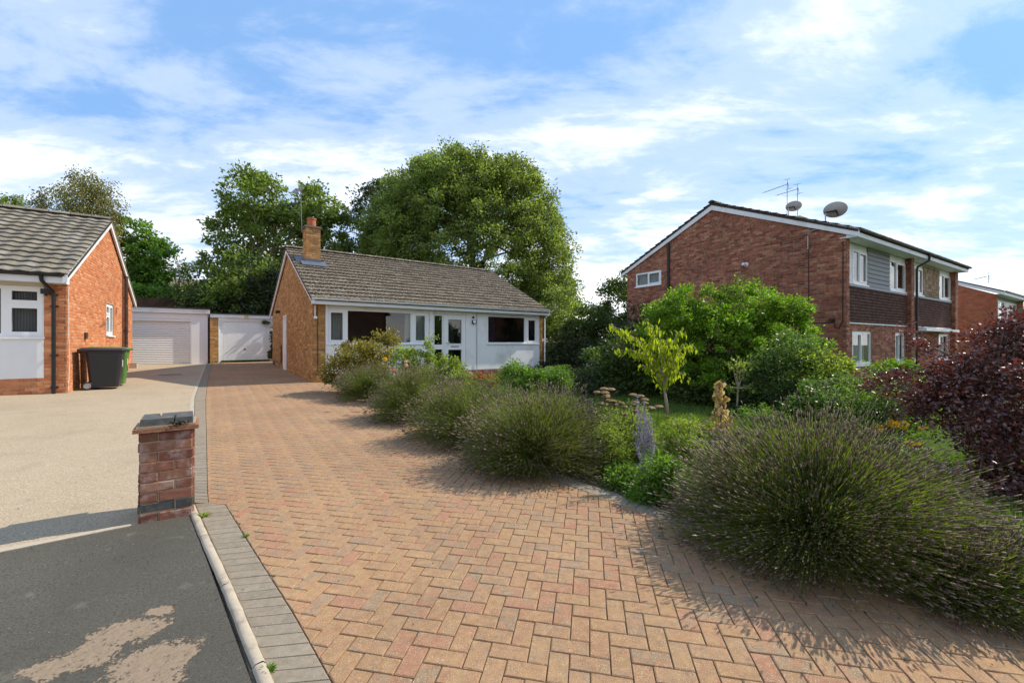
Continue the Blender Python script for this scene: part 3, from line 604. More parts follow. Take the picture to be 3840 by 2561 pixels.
# rear and far walls close the shell
core(Fac(BF.p(BW, 0, 0), -36.5, 1), 0, BD, ZB - .3, btop, [], -0.1, 0, 'far_wall', MORTAR_B, bung, (BD / 2,))
core(Fac(BS.p(BD, 0, 0), 53.5, -1), 0, BW, ZB - .3, lambda s: 2.8, [], -0.1, 0, 'rear_wall', MORTAR_B, bung)
d_ = mk('side_door', MB().box(BS, 4.80, 5.48, -0.09, -0.05, ZB + .1, 2.66), UPVC, bung)
mk('door_frame', MB().box(BS, 4.775, 4.835, -0.1, 0.03, ZB + .05, 2.72).box(BS, 5.445, 5.505, -0.1, 0.03, ZB + .05, 2.72).box(BS, 4.835, 5.445, -0.1, 0.03, 2.66, 2.72), UPVC, d_)
mk('threshold', MB().box(BS, 4.75, 5.53, -0.1, 0.06, ZB - .1, ZB + .1), UPVC, d_)
mk('wall_lamp', MB().tube([BS.p(6.5, 0.02, 2.95), BS.p(6.5, 0.16, 2.93)], [0.055, 0.07], 10).box(BS, 6.42, 6.6, 0.0, 0.03, 2.9, 3.0), BLACKP, bung)
mk('cable', MB().tube([BF.p(0.13, 0.02, 2.78), BF.p(0.14, 0.02, 0.62), BF.p(0.17, 0.03, 0.56), BF.p(0.24, 0.03, 0.60)], 0.012, 6), BROWNP, bung)
mk('alarm_bracket', MB().box(BF, 0.045, 0.075, 0.0, 0.03, 2.42, 2.78).box(BF, 0.02, 0.12, 0.0, 0.05, 2.36, 2.43), UPVC, bung)
mk('waste_pipe', MB().tube([BS.p(5.9, 0.04, 1.5), BS.p(5.9, 0.04, 0.75), BS.p(7.9, 0.05, 0.80), BS.p(7.9, 0.05, ZB)], 0.022, 8), BROWNP, bung)
# chimney
ch = mk('chimney', MB().box(BF, 0.315, 0.815, -3.25, -2.72, 4.2, 5.86), MORTAR_B, bung)
for f_, a, b in ((Fac(BF.p(0, -2.72, 0), 53.5, 1), 0.315, 0.815), (Fac(BF.p(0.315, -2.72, 0), -36.5, -1), 0.0, 0.53)):
    it = []; z = 4.34; k = 0
    while z < 5.8:
        x = a - (0.1125 if k % 2 else 0)
        while x < b - .02:
            p, q = max(a, x), min(b, x + .225)
            if q - p > .03: v, fc = onebrick(f_, q - p - .01, .065); it.append((f_.p((p + q) / 2, 0, z + .0375), round(q - p, 3), v, fc, True))
            x += .225
        z += .075; k += 1
    place(it, 'brick', 'far_bricks', BRICK_B, ch, 300)
mk('chimney_cap', MB().box(BF, 0.26, 0.87, -3.31, -2.665, 5.86, 5.895).box(BF, 0.29, 0.84, -3.28, -2.69, 5.895, 5.93), plain('cap_mortar', (0.2, 0.165, 0.12), 0.9, 0.1, 0.3), ch)
mk('chimney_pot', MB().lathe(BF.p(0.565, -2.98, 5.93), [(0.155, 0), (0.15, 0.12), (0.145, 0.27), (0.165, 0.275), (0.165, 0.33), (0.13, 0.34), (0.125, 0.2)], 18), POT, ch, smooth=False)
zr = lambda n: ZE + (0.32 - n) / (BD / 2 + .32) * (ZR - ZE) + .035
P = BF.p
mk('flashing', MB().hexa([P(0.14, -2.42, zr(-2.42)), P(1.0, -2.42, zr(-2.42)), P(1.0, -2.719, zr(-2.719)), P(0.14, -2.719, zr(-2.719)), P(0.14, -2.42, zr(-2.42) + .012), P(1.0, -2.42, zr(-2.42) + .012), P(1.0, -2.719, zr(-2.719) + .04), P(0.14, -2.719, zr(-2.719) + .04)]).box(BF, 0.30, 0.83, -2.719, -2.708, zr(-2.72) - .05, zr(-2.72) + .13)
   .hexa([P(0.0, -2.719, zr(-2.719)), P(0.314, -2.719, zr(-2.719)), P(0.314, -3.2, zr(-3.2)), P(0.0, -3.2, zr(-3.2)), P(0.0, -2.719, zr(-2.719) + .014), P(0.314, -2.719, zr(-2.719) + .014), P(0.314, -3.2, zr(-3.2) + .014), P(0.0, -3.2, zr(-3.2) + .014)]), LEAD, ch)
ALU = plain('aerial_aluminium', (0.22, 0.22, 0.22), 0.45, 0.5, 0.15, metal=0.4)
def aerial(base, top, tip, label, nel=10, el=0.16, mesh=False):
    a = thing('television_aerial', label, 'aerial'); base, top, tip = Vector(base), Vector(top), Vector(tip)
    mk('mast', MB().tube([base, top + (top - base).normalized() * .08], 0.014, 6), ALU, a)
    mk('boom', MB().tube([top - (tip - top) * .12, tip], 0.010, 6), ALU, a); d = (tip - top).normalized(); x = d.cross(Vector((0, 0, 1))).normalized(); u = x.cross(d).normalized()
    for i in range(nel):
        p = top.lerp(tip, 0.08 + 0.92 * i / (nel - 1)); l = el * (1 - 0.35 * i / nel)
        mk('element', MB().tube([p - x * l + u * .01, p + x * l + u * .01], 0.007, 5), ALU, a)
    mk('reflector', MB().tube([top - d * .06 + u * .22 - x * .16, top - d * .06 + u * .22 + x * .16], 0.008, 5).tube([top - d * .06 - u * .22 - x * .16, top - d * .06 - u * .22 + x * .16], 0.008, 5).tube([top - d * .06 + u * .24, top - d * .06 - u * .24], 0.008, 5), ALU, a)
    return a
am = BF.p(0.24, -3.0, 5.7); dm = am.y
aerial(am, pxd(1127, 708, dm), pxd(1100, 726, dm - .9), 'television aerial on a thin mast strapped to the buff chimney', 12, 0.15)
# ------------------------------------------------------------------ the orange brick bungalow
L0 = gp(252, 1473); LF = Fac(L0, 56.5, 1); LS = Fac(L0, -33.5, 1); LD, LZ = 8.1, L0.z
lb = thing('bungalow', 'orange brick bungalow with grey tiled roof and black gutter', 'house')
ltop = gable_top(LD, 3.2, 5.36)
bricks(LS, lb, 0, LD, LZ, ltop, [(3.86, 4.9, 1.82, 2.86)], BRICK_L, MORTAR_L, (LD / 2,))
bricks(LF, lb, -0.385, 0, LZ, lambda s: 3.0, [], BRICK_L, MORTAR_L, half=1)
bricks(LF, lb, -4.4, -0.385, LZ, lambda s: 0.79, [], BRICK_L, MORTAR_L, vis=lambda s, z: s > -1.4)
core(LF, -4.4, -0.386, 0.79, lambda s: 3.0, [(-3.2, -0.40, 1.74, 2.92)], -0.1, 0.006, 'white_wall', plain('rough_render', (0.74, 0.75, 0.76), 0.8, 0.2, 0.08, 2.0, bstr=0.6, bsc=70), lb)
BLIND = plain('vertical_blind', (0.30, 0.30, 0.31), 0.9, 0.1, 0.1)
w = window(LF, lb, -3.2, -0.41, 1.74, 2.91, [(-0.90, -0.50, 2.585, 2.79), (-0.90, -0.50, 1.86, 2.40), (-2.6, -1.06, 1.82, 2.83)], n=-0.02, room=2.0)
for i in range(10):
    s = -0.93 + i * 0.048; mk('blind_slat', MB().hexa([LF.p(s, -.13, 1.7), LF.p(s + .034, -.16, 1.7), LF.p(s + .034, -.163, 1.7), LF.p(s, -.133, 1.7), LF.p(s, -.13, 2.88), LF.p(s + .034, -.16, 2.88), LF.p(s + .034, -.163, 2.88), LF.p(s, -.133, 2.88)]), BLIND, w)
window(LS, lb, 3.88, 4.88, 1.84, 2.85, [(3.96, 4.36, 1.92, 2.45), (3.96, 4.36, 2.52, 2.78), (4.44, 4.80, 1.92, 2.78)], n=-0.03, opening=(0, 1, 2), room=1.2, curtain=[(3.9, 4.86, 1.8, 2.84, CURT)])
mk('eave_soffit', MB().box(LF, -4.4, 0.03, 0.007, 0.30, 2.98, 3.005), plain('cream_board', (0.64, 0.60, 0.52), 0.6, 0.3, 0.06), lb)
mk('fascia', MB().box(LF, -4.4, 0.06, 0.301, 0.323, 2.985, 3.15), FASCIA, lb)
mk('lintel_board', MB().box(LF, -4.4, -0.39, 0.0065, 0.03, 2.915, 2.976), plain('cream_paint', (0.6, 0.55, 0.46), 0.6, 0.3, 0.08), lb)
gutter(lb, LF, -4.4, 0.02, 0.385, 3.19, BLACKP, clips=0.62)
mk('downpipe', MB().tube([LF.p(-0.34, 0.385, 3.14), LF.p(-0.33, 0.36, 3.02), LF.p(-0.22, 0.10, 2.80), LF.p(-0.21, 0.075, 2.7), LF.p(-0.21, 0.075, LZ - .05)], 0.037, 10), BLACKP, lb)
for z in (0.55, 1.30, 2.45, 2.72): mk('pipe_clip', MB().tube([LF.p(-0.21, 0.075, z), LF.p(-0.21, 0.075, z + .035)], 0.046, 10).box(LF, -0.28, -0.14, 0.008, 0.03, z, z + .03), BLACKP, lb)
mk('floodlight', MB().box(LF, -0.42, -0.27, 0.06, 0.10, 2.74, 2.86).box(LF, -0.36, -0.33, 0.0, 0.06, 2.70, 2.8), BLACKP, lb)
LR, LE = 5.52, 3.22; rl = math.hypot(LD / 2 + .34, LR - LE)
rf_ = slope(lb, LF, -4.5, 0.1, 0.34, LE - .035, -LD / 2, LR - .035, 0.06, DECK)
slope(lb, LF, -4.5, 0.1, -LD - .34, LE, -LD / 2, LR, 0.06, TILE_L, 'rear_roof')
Sv = LF.p(0, -LD / 2, LR) - LF.p(0, 0.34, LE)
tilesheet(rf_, LF.p(-4.5, 0.37, LE - .05), LF.u, Sv, 4.6, rl, TILE_L, amp=0.025, nwave=1, npt=8)
ridge(rf_, LF.p(-4.5, -LD / 2, LR + .01), LF.p(0.11, -LD / 2, LR + .01), TILE_L)
barge(LS, LD, LE - .03, LR - .05, 0.36, 0.04, 0.085, 0.18, FASCIA, lb)
mk('eave_box_end', MB().box(LS, -0.36, -0.005, 0.0, 0.039, 2.985, 3.15), FASCIA, lb)
core(Fac(LS.p(LD, 0, 0), 56.5, -1), -4.4, 0, LZ - .3, lambda s: 3.0, [], -0.1, 0, 'rear_wall', MORTAR_L, lb)
mk('soil_pipe', MB().tube([LS.p(6.42, 0.08, LZ - .05), LS.p(6.42, 0.08, 4.02)], 0.055, 10), BROWNP, lb)
for z in (0.8, 2.0, 3.2): mk('pipe_clip', MB().tube([LS.p(6.42, 0.08, z), LS.p(6.42, 0.08, z + .06)], 0.068, 10), BROWNP, lb)
mk('thin_pipe', MB().tube([LS.p(6.15, 0.03, LZ), LS.p(6.15, 0.03, 4.1)], 0.014, 6), BROWNP, lb)
mk('wall_vent', MB().box(LS, 1.38, 1.56, 0.008, 0.05, 1.72, 1.88), BROWNP, lb)
mk('wall_vent', MB().box(LS, 5.15, 5.27, 0.008, 0.03, 2.62, 2.80), plain('terracotta_vent', (0.4, 0.17, 0.08)), lb)
mk('cable', MB().tube([LS.p(0.05, 0.014, 2.95), LS.p(0.05, 0.014, 1.75), LS.p(0.10, 0.014, 1.5), LS.p(0.13, 0.014, 1.15), LS.p(0.07, 0.014, 0.8), LS.p(0.04, 0.014, LZ + .05)], 0.006, 5), UPVC, lb)
mk('concrete_foot', MB().box(LS, 7.5, 7.75, 0.01, 0.22, LZ + .05, LZ + .40), CONC, lb)
# ------------------------------------------------------------------ garages
W0 = gp(779, 1363); WF = Fac(W0, 53.5, 1); WZ = W0.z
wg = thing('garage', 'white rendered garage with roller shutter door', 'garage')
REND = plain('white_render', (0.76, 0.77, 0.78), 0.8, 0.2, 0.06, 2.0, bstr=0.3, bsc=50)
core(WF, -3.9, 0, WZ - .3, lambda s: 2.92, [(-3.15, -0.6, WZ - .5, 2.66)], -0.2, 0, 'wall', REND, wg)
core(Fac(W0, -36.5, 1), 0.2, 5.4, WZ - .3, lambda s: 2.9, [], -0.2, -0.001, 'side_wall', REND, wg)
mk('roof', MB().box(WF, -4.0, 0.1, -5.4, 0.12, 3.12, 3.17), FELT, wg)
mk('fascia', MB().box(WF, -4.0, 0.08, 0.03, 0.09, 2.925, 3.115).box(WF, -4.0, 0.08, 0.0, 0.029, 2.925, 3.11), FASCIA, wg)
rd = mk('roller_door', MB().box(WF, -3.15, -0.6, -0.16, -0.14, WZ - .1, 2.66), UPVC, wg)
mk('guide_rail', MB().box(WF, -0.66, -0.6, -0.14, -0.08, WZ, 2.56).box(WF, -3.15, -3.09, -0.14, -0.08, WZ, 2.56), UPVC, rd)
mk('shutter_box', MB().box(WF, -3.15, -0.6, -0.14, -0.02, 2.56, 2.66), UPVC, rd)
SLAT = plain('shutter_slat', (0.78, 0.78, 0.78), 0.5, 0.3, 0.05)
z = WZ + 0.02
while z < 2.54:
    P = WF.p; a, b = -3.085, -0.665; mk('slat', MB().hexa([P(a, -.118, z), P(b, -.118, z), P(b, -.139, z), P(a, -.139, z), P(a, -.105, z + .035), P(b, -.105, z + .035), P(b, -.139, z + .035), P(a, -.139, z + .035)]).hexa([P(a, -.105, z + .0352), P(b, -.105, z + .0352), P(b, -.139, z + .0352), P(a, -.139, z + .0352), P(a, -.122, z + .069), P(b, -.122, z + .069), P(b, -.139, z + .069), P(a, -.139, z + .069)]), SLAT, rd); z += 0.077
mk('black_drainpipe', MB().tube([WF.p(0.06, 0.03, WZ - .05), WF.p(0.06, 0.03, 3.08)], 0.032, 8), BLACKP, wg)
gr = thing('garage', 'buff brick garage with white ribbed up and over door', 'garage'); GZ = G0.z
bricks(GF, gr, 0.0, 0.37, GZ, lambda s: 2.80, [], BRICK_B, MORTAR_B)
core(GF, 0.37, 2.95, GZ - .3, lambda s: 2.81, [(0.40, 2.62, GZ - .5, 2.70)], -0.15, 0, 'wall', WPAINT, gr)
core(Fac(G0, -36.5, -1), 0.1, 5.2, GZ - .3, lambda s: 2.8, [], -0.12, 0, 'side_wall', MORTAR_B, gr)
mk('roof', MB().box(GF, -0.05, 3.0, -5.2, 0.1, 2.98, 3.03), FELT, gr)
mk('fascia', MB().box(GF, -0.03, 2.98, 0.0, 0.07, 2.815, 2.978), FASCIA, gr)
mk('plaque', MB().box(GF, 1.42, 1.60, 0.071, 0.082, 2.83, 2.95), plain('brass_plaque', (0.45, 0.36, 0.16), 0.5, 0.4), gr)
gd = mk('garage_door', MB().box(GF, 0.47, 2.55, -0.10, -0.08, GZ + .06, 2.64), UPVC, gr)
mk('door_frame', MB().box(GF, 0.40, 0.47, -0.12, -0.03, GZ, 2.70).box(GF, 2.55, 2.62, -0.12, -0.03, GZ, 2.70).box(GF, 0.47, 2.55, -0.12, -0.03, 2.64, 2.70), UPVC, gd)
n = 20; wd = 2.08 / n
for i in range(n): mk('rib', MB().box(GF, 0.47 + i * wd + .012, 0.47 + (i + 1) * wd - .006, -0.08, -0.062, GZ + .07, 2.63), UPVC, gd)
mk('handle', MB().lathe(GF.p(1.45, -0.055, 1.28), [(0.03, 0), (0.045, 0.01), (0.045, 0.03), (0.015, 0.05)], 10, GF.n), BLACKP, gd)
# dark boarded fence behind the garages
FW = Fac(WF.p(0, -7.0, 0), 53.5, 1); ftop = FW.sz(560, 1118)[1]
fe = thing('boarded_fence', 'dark brown boarded fence standing above the white garage roof', 'fence'); FB = pieces('dark_fence_board', [(0.035, 0.018, 0.014), (0.05, 0.026, 0.02), (0.042, 0.022, 0.017)], rough=0.8)
for i in range(58): s = -6.5 + i * 0.128; mk('board', MB().box(FW, s, s + .122, 0, 0.02, 1.0, ftop + random.uniform(-.01, .01)), FB, fe)
mk('rail', MB().box(FW, -6.5, 0.92, -0.05, -0.001, 1.6, 1.7).box(FW, -6.5, 0.92, -0.05, -0.001, ftop - .5, ftop - .4), FB, fe)
mk('post', MB().box(FW, -6.5, -6.4, -0.15, -0.051, 0.3, ftop).box(FW, -2.8, -2.7, -0.15, -0.051, 0.3, ftop).box(FW, 0.8, 0.9, -0.15, -0.051, 0.3, ftop), FB, fe)
# ------------------------------------------------------------------ the pair of red brick houses
d = 13.0; R0 = Vector(((3174 - 1920) / F * d, d, 0)); RF = Fac(R0, 57.5, 1); RS = Fac(R0, -32.5, -1)
RZ = gz(R0.x, R0.y) - 0.1; RD = RS.sz(2352, 1030)[0]; RN = -0.17
rh = thing('semi_detached_house', 'red brick two storey house with brown hung tiles and white bargeboard', 'house')
rtop = gable_top(RD, 4.97, 6.95)
wz = [RS.sz(*c4(163, 735)), RS.sz(*c4(352, 822))]; wa, wb = wz[1][0], wz[0][0]
bricks(RS, rh, 0, RD, RZ, rtop, [(wa, wb, 4.17, 4.82)], BRICK_R, MORTAR_R, (RD / 2,), vis=lambda s, z: z > 2.6)
window(RS, rh, wa + .02, wb - .02, 4.19, 4.81, [(wa + .09, (wa + wb) / 2 - .03, 4.26, 4.74), ((wa + wb) / 2 + .03, wb - .09, 4.26, 4.74)], n=-0.02, opening=(0,), room=0.6, curtain=[(wa + .03, wb - .03, 4.15, 4.8, plain('pale_blind', (0.26, 0.30, 0.32), 0.9))])
fins = [(0.0, 0.225), (RF.sz(*c5(1008, 500))[0], RF.sz(*c5(1030, 500))[0] + .03), (RF.sz(*c5(1405, 600))[0], RF.sz(*c5(1430, 600))[0])]
RW = fins[2][1]; ZEV = 4.80
for i, (a, b) in enumerate(fins):
    bricks(RF, rh, a, b, RZ, lambda s: ZEV, [], BRICK_R, MORTAR_R, name='fin_wall', back=0.5)
    if i: bricks(Fac(RF.p(a, 0, 0), -32.5, -1), rh, 0.0, 0.19, RZ, lambda s: ZEV, [], BRICK_R, MORTAR_R, name='fin_reveal', back=0.05)
IN = Fac(RF.p(0, RN, 0), 57.5, 1); cr = lambda x, y: IN.sz(*c5(x, y))
# infill: window / boards / window over hung tiles over brick
HB, HT = cr(475, 985)[1], cr(475, 640)[1]; GT = cr(470, 1065)[1]
STONE = pieces('stone_cladding', [(0.25, 0.165, 0.11), (0.32, 0.23, 0.15), (0.20, 0.12, 0.08), (0.38, 0.29, 0.20), (0.28, 0.15, 0.10)], nsc=6, nvar=0.25)
GREYB = plain('grey_weatherboard', (0.24, 0.245, 0.245), 0.6, 0.3, 0.1, 5.0)
HUNG = []
def bay(a, b, wl, wm0, wm1, wr, boards, gl, gr_):
    wt = 4.62; zb = HT + .03
    core(IN, a, b, GT + .28, lambda s: HT - .0, [], -0.1, 0.0, 'hung_wall', MORTAR_R, rh)
    ops = [(gl[0], gl[1], 0.88, GT), (gr_[0], gr_[1], 0.88, GT)]
    bricks(IN, rh, a, b, RZ, lambda s: GT + .28, ops, BRICK_R, MORTAR_R, vis=lambda s, z: z > 1.2, limit=200)
    core(IN, a, b, HT, lambda s: ZEV, [(wl, wm0, zb, wt), (wm1, wr, zb, wt)], -0.1, -0.02, 'upper_wall', WPAINT, rh)
    for (p, q) in ((wl, wm0), (wm1, wr)):
        m_ = p + (q - p) * 0.42
        window(IN, rh, p, q, zb, wt, [(p + .07, m_ - .03, zb + .08, wt - .08), (m_ + .03, q - .07, zb + .08, wt - .08)], n=-0.0, opening=(1,), room=1.2, curtain=[(p + .05, p + .22, zb, wt, CURT)])
    for (p, q) in (gl, gr_):
        m_ = (p + q) / 2
        window(IN, rh, p, q, 0.88, GT, [(p + .07, m_ - .03, 0.97, GT - .08), (m_ + .03, q - .07, 0.97, GT - .08)], n=-0.03, opening=(0,), room=1.0, curtain=[(p + .05, q - .05, 0.85, GT - .02, plain('white_blind', (0.5, 0.52, 0.53), 0.9))])
    if boards:
        z = zb - .02
        while z < wt + .12:
            P = IN.p; s0, s1 = wm0 + .01, wm1 - .01; mk('weatherboard', MB().hexa([P(s0, .03, z), P(s1, .03, z), P(s1, -.02, z), P(s0, -.02, z), P(s0, .008, z + .142), P(s1, .008, z + .142), P(s1, -.02, z + .142), P(s0, -.02, z + .142)]), GREYB, rh); z += .15
    else:
        sp_ = core(IN, wm0 + .01, wm1 - .01, zb - .02, lambda s: wt + .12, [], -0.02, 0.0, 'stone_panel', plain('stone_mortar', (0.36, 0.29, 0.2), 0.95), rh)
        z = zb - .01; r_ = random.Random(3)
        while z < wt + .08:
            h = r_.choice((.09, .13, .17)); s = wm0 + .02 - r_.uniform(0, .1)
            while s < wm1 - .06:
                w_ = r_.uniform(.14, .34); s0, s1 = max(s, wm0 + .02), min(s + w_, wm1 - .02)
                if s1 - s0 > .05:
                    P = IN.p; e = lambda: r_.uniform(-.012, .012); n1 = r_.uniform(.02, .04); z1 = min(z + h, wt + .11)
                    mk('stone', MB().hexa([P(s0 + .008 + e(), n1 * .6, z + .006), P(s1 - .006 + e(), n1 * .6, z + .006), P(s1, 0, z), P(s0, 0, z), P(s0 + .01 + e(), n1, z1 - .008 + e() * .4), P(s1 - .01 + e(), n1, z1 - .008 + e() * .4), P(s1, 0, z1), P(s0, 0, z1)]), STONE, sp_)
                s += w_
            z += h
    mk('tile_flashing', MB().hexa([IN.p(a, .075, HT - .09), IN.p(b, .075, HT - .09), IN.p(b, 0, HT - .09), IN.p(a, 0, HT - .09), IN.p(a, .03, HT - .0), IN.p(b, .03, HT - .0), IN.p(b, 0, HT - .0), IN.p(a, 0, HT - .0)]), plain('grey_lead', (0.33, 0.32, 0.31), 0.6, 0.3, 0.2), rh)
    hp = mk('hung_panel', MB().box(IN, a, b, 0.001, 0.014, HB + .02, HT - .05), MORTAR_R, rh)
    tilesheet(hp, IN.p(a, 0.014, HB), IN.u, Vector((0, 0, 1)), b - a, HT - .06 - HB, TILE_H, w=0.165, g=0.1, amp=0.0, nwave=1, name='hung_tile', lip=0.042, npt=5, scal=0.03)
    mk('tile_batten', MB().box(IN, a, b, 0.0, 0.05, HB - .05, HB - .01), WPAINT, rh)
xs = [cr(x, 500)[0] for x in (477, 608, 808, 953)]; gs = [cr(x, 1100)[0] for x in (472, 648, 862, 1003)]
bay(fins[0][1], fins[1][0], xs[0], xs[1], xs[2], xs[3], True, (gs[0], gs[1]), (gs[2], fins[1][0] - .1))
xs = [cr(x, 600)[0] for x in (1052, 1110, 1256, 1360)]
s_a, s_b = fins[1][1], fins[2][0]
bay(s_a, s_b, s_a + .1, xs[1], xs[2], xs[3], False, (s_a + .15, s_a + 1.3), (s_b - 1.7, s_b - .2))
mk('porch_board', MB().box(IN, s_a + .1, s_b - 1.0, 0.0, 0.5, 2.06, 2.16), WPAINT, rh)
# roof, eaves
ZE2, ZR2 = 5.02, 7.08
mk('eave_soffit', MB().box(RF, -0.02, RW + .12, RN + .001, 0.28, 4.801, 4.83), FASCIA, rh)
mk('fascia', MB().box(RF, -0.08, RW + .14, 0.281, 0.305, 4.78, 4.96), FASCIA, rh)
gutter(rh, RF, -0.08, RW + .2, 0.365, 4.995, BROWNP, clips=0.8)
dpx = RF.sz(*c5(1037, 700))[0] + .02
mk('downpipe', MB().tube([RF.p(dpx + .28, 0.36, 4.95), RF.p(dpx + .27, 0.34, 4.72), RF.p(dpx + .02, 0.08, 4.50), RF.p(dpx, 0.06, 4.4), RF.p(dpx, 0.06, RZ)], 0.04, 10), BLACKP, rh)
rl = math.hypot(RD / 2 + .32, ZR2 - ZE2)
rf_ = slope(rh, RF, -0.09, RW + .15, 0.32, ZE2 - .03, -RD / 2, ZR2 - .03, 0.08, DECK); rb_ = slope(rh, RF, -0.09, RW + .15, -RD - .32, ZE2 - .03, -RD / 2, ZR2 - .03, 0.08, DECK, 'rear_roof')
Sv = RF.p(0, -RD / 2, ZR2) - RF.p(0, 0.32, ZE2); Sb = RF.p(0, -RD / 2, ZR2) - RF.p(0, -RD - .32, ZE2)
tilesheet(rf_, RF.p(-.1, .35, ZE2 - .04), RF.u, Sv, RW + .27, rl, TILE_R, vis=lambda s, r: s < .9 or r < .4)
tilesheet(rb_, RF.p(-.1, -RD - .35, ZE2 - .04), RF.u, Sb, RW + .27, rl, TILE_R, vis=lambda s, r: s < .35)
ridge(rf_, RF.p(-.1, -RD / 2, ZR2 + .01), RF.p(RW + .15, -RD / 2, ZR2 + .01), TILE_R)
mk('eave_box_end', MB().box(RS, -0.33, -0.005, 0.0, 0.029, 4.78, 4.955), FASCIA, rh)
barge(RS, RD, ZE2 - .02, ZR2 - .06, 0.34, 0.03, 0.075, 0.24, FASCIA, rh)
core(Fac(RF.p(RW, 0, 0), -32.5, 1), 0, RD, RZ, rtop, [], -0.1, 0, 'far_wall', MORTAR_R, rh, (RD / 2,)); core(Fac(RS.p(RD, 0, 0), 57.5, -1), 0, RW, RZ, lambda s: 4.8, [], -0.1, 0, 'rear_wall', MORTAR_R, rh)
px = RS.sz(*c4(412, 510)); mk('soil_pipe', MB().tube([RS.p(px[0], 0.07, 1.0), RS.p(px[0], 0.07, px[1] - .02)], 0.055, 10), BLACKP, rh)
q = RS.sz(*c4(977, 672)); mk('boiler_flue', MB().lathe(RS.p(q[0], 0, q[1]), [(0.08, 0.0), (0.08, 0.02), (0.05, 0.03), (0.05, 0.22), (0.03, 0.23)], 14, RS.n), UPVC, rh)
q = [RS.sz(*c4(x, y)) for x, y in ((1690, 500), (1688, 1080), (1660, 1140), (1632, 1135), (1628, 1080))]; mk('cable', MB().tube([RS.p(s, .016, z) for s, z in q], 0.012, 5), BLACKP, rh)
q = [RS.sz(*c4(x, y)) for x, y in ((1437, 560), (1437, 1150))]; mk('cable', MB().tube([RS.p(s, .016, z) for s, z in q], 0.011, 5), BLACKP, rh)
q = [RS.sz(*c4(x, y)) for x, y in ((1400, 1100), (1625, 1098))]; mk('cable', MB().tube([RS.p(s, .016, z) for s, z in q], 0.011, 5), BLACKP, rh)
q = RS.sz(*c4(1612, 1075)); mk('wall_lamp', MB().box(RS, q[0] - .06, q[0] + .06, 0, .12, q[1] - .04, q[1] + .03), BLACKP, rh)
cs = 6.0; chz = 7.30; ch = mk('chimney', MB().box(RF, cs, cs + 0.7, -RD / 2 - .2, -RD / 2 + .45, 6.6, chz), BRICK_R, rh)
mk('chimney_cap', MB().box(RF, cs - .06, cs + .76, -RD / 2 - .26, -RD / 2 + .51, chz, chz + .1), CONC, ch)
# dishes and aerials
DISH = plain('dish_paint', (0.36, 0.36, 0.355), 0.5, 0.4, 0.1)
def dish(c, nrm, a, b, poles, label):
    t = thing('satellite_dish', label, 'satellite dish'); nrm = Vector(nrm).normalized(); x = nrm.cross(Vector((0, 0, 1))).normalized(); y = x.cross(nrm).normalized(); c = Vector(c); q = MB(); R_ = 6; n = 28
    for s_, off in ((1, 0.0), (1, -0.012)):
        for i in range(R_ + 1):
            r = i / R_
            for j in range(n): an = 2 * math.pi * j / n; q.v.append(tuple(c + x * (a * r * math.cos(an)) + y * (b * r * math.sin(an)) + nrm * (0.09 * r * r + off)))
    for o_ in (0, (R_ + 1) * n):
        for i in range(R_):
            for j in range(n): j2 = (j + 1) % n; q.f.append((o_ + i * n + j, o_ + i * n + j2, o_ + (i + 1) * n + j2, o_ + (i + 1) * n + j))
    mk('reflector', q, DISH, t, smooth=True)
    tipp = c - y * b * 1.0 + nrm * 0.46
    mk('feed_arm', MB().tube([c - y * b * .95 + nrm * .08, tipp], 0.012, 6), BLACKP, t)
    mk('receiver', MB().tube([tipp, tipp + (c - tipp).normalized() * .1], [0.035, 0.03], 10), BLACKP, t)
    mk('bracket', MB().tube([c - nrm * .02, c - nrm * .10, c - nrm * .12 - x * .26], 0.026, 8).tube([c - nrm * .03 + x * .04, c - nrm * .05 - y * .17 + x * .08], 0.02, 6), BLACKP, t)
    mk('mounting_pole', MB().tube(poles, 0.019, 8), GREYM, t); return t
s0, z0 = RS.sz(*c4(1437, 560)); dd = RS.p(s0, .06, 0).y
dn = Vector((0.62, 0.66, 0.42))
pp = [RS.p(s0, .07, z0), RS.p(s0, .07, z0 + .42), RS.p(s0 - .08, .11, z0 + .56)] + [pxd(u, v, dd - .25) for u, v in ((3087, 855), (3095, 843), (3096, 800))]
dish(pxd(3131, 789, dd - .15), dn, 0.32, 0.25, pp, 'pale satellite dish on a cranked pole fixed to the red gable')
dp_ = RF.p(cs + .3, -RD / 2, 0).y
dish(pxd(2975, 775, dp_), dn, 0.33, 0.24, [pxd(2957, 815, dp_), pxd(2957, 780, dp_)], 'small satellite dish behind the aerial masts on the red house chimney')
aerial(pxd(2951, 815, dp_ - .2), pxd(2952.5, 692, dp_ - .2), pxd(2865, 723, dp_ - .9), 'taller aerial on the red house chimney, its long boom tilted down', 12, 0.13)
aerial(pxd(2991, 826, dp_ - .1), pxd(2990.5, 710, dp_ - .1), pxd(2914, 733, dp_ - .8), 'shorter aerial beside the red house chimney', 11, 0.13)
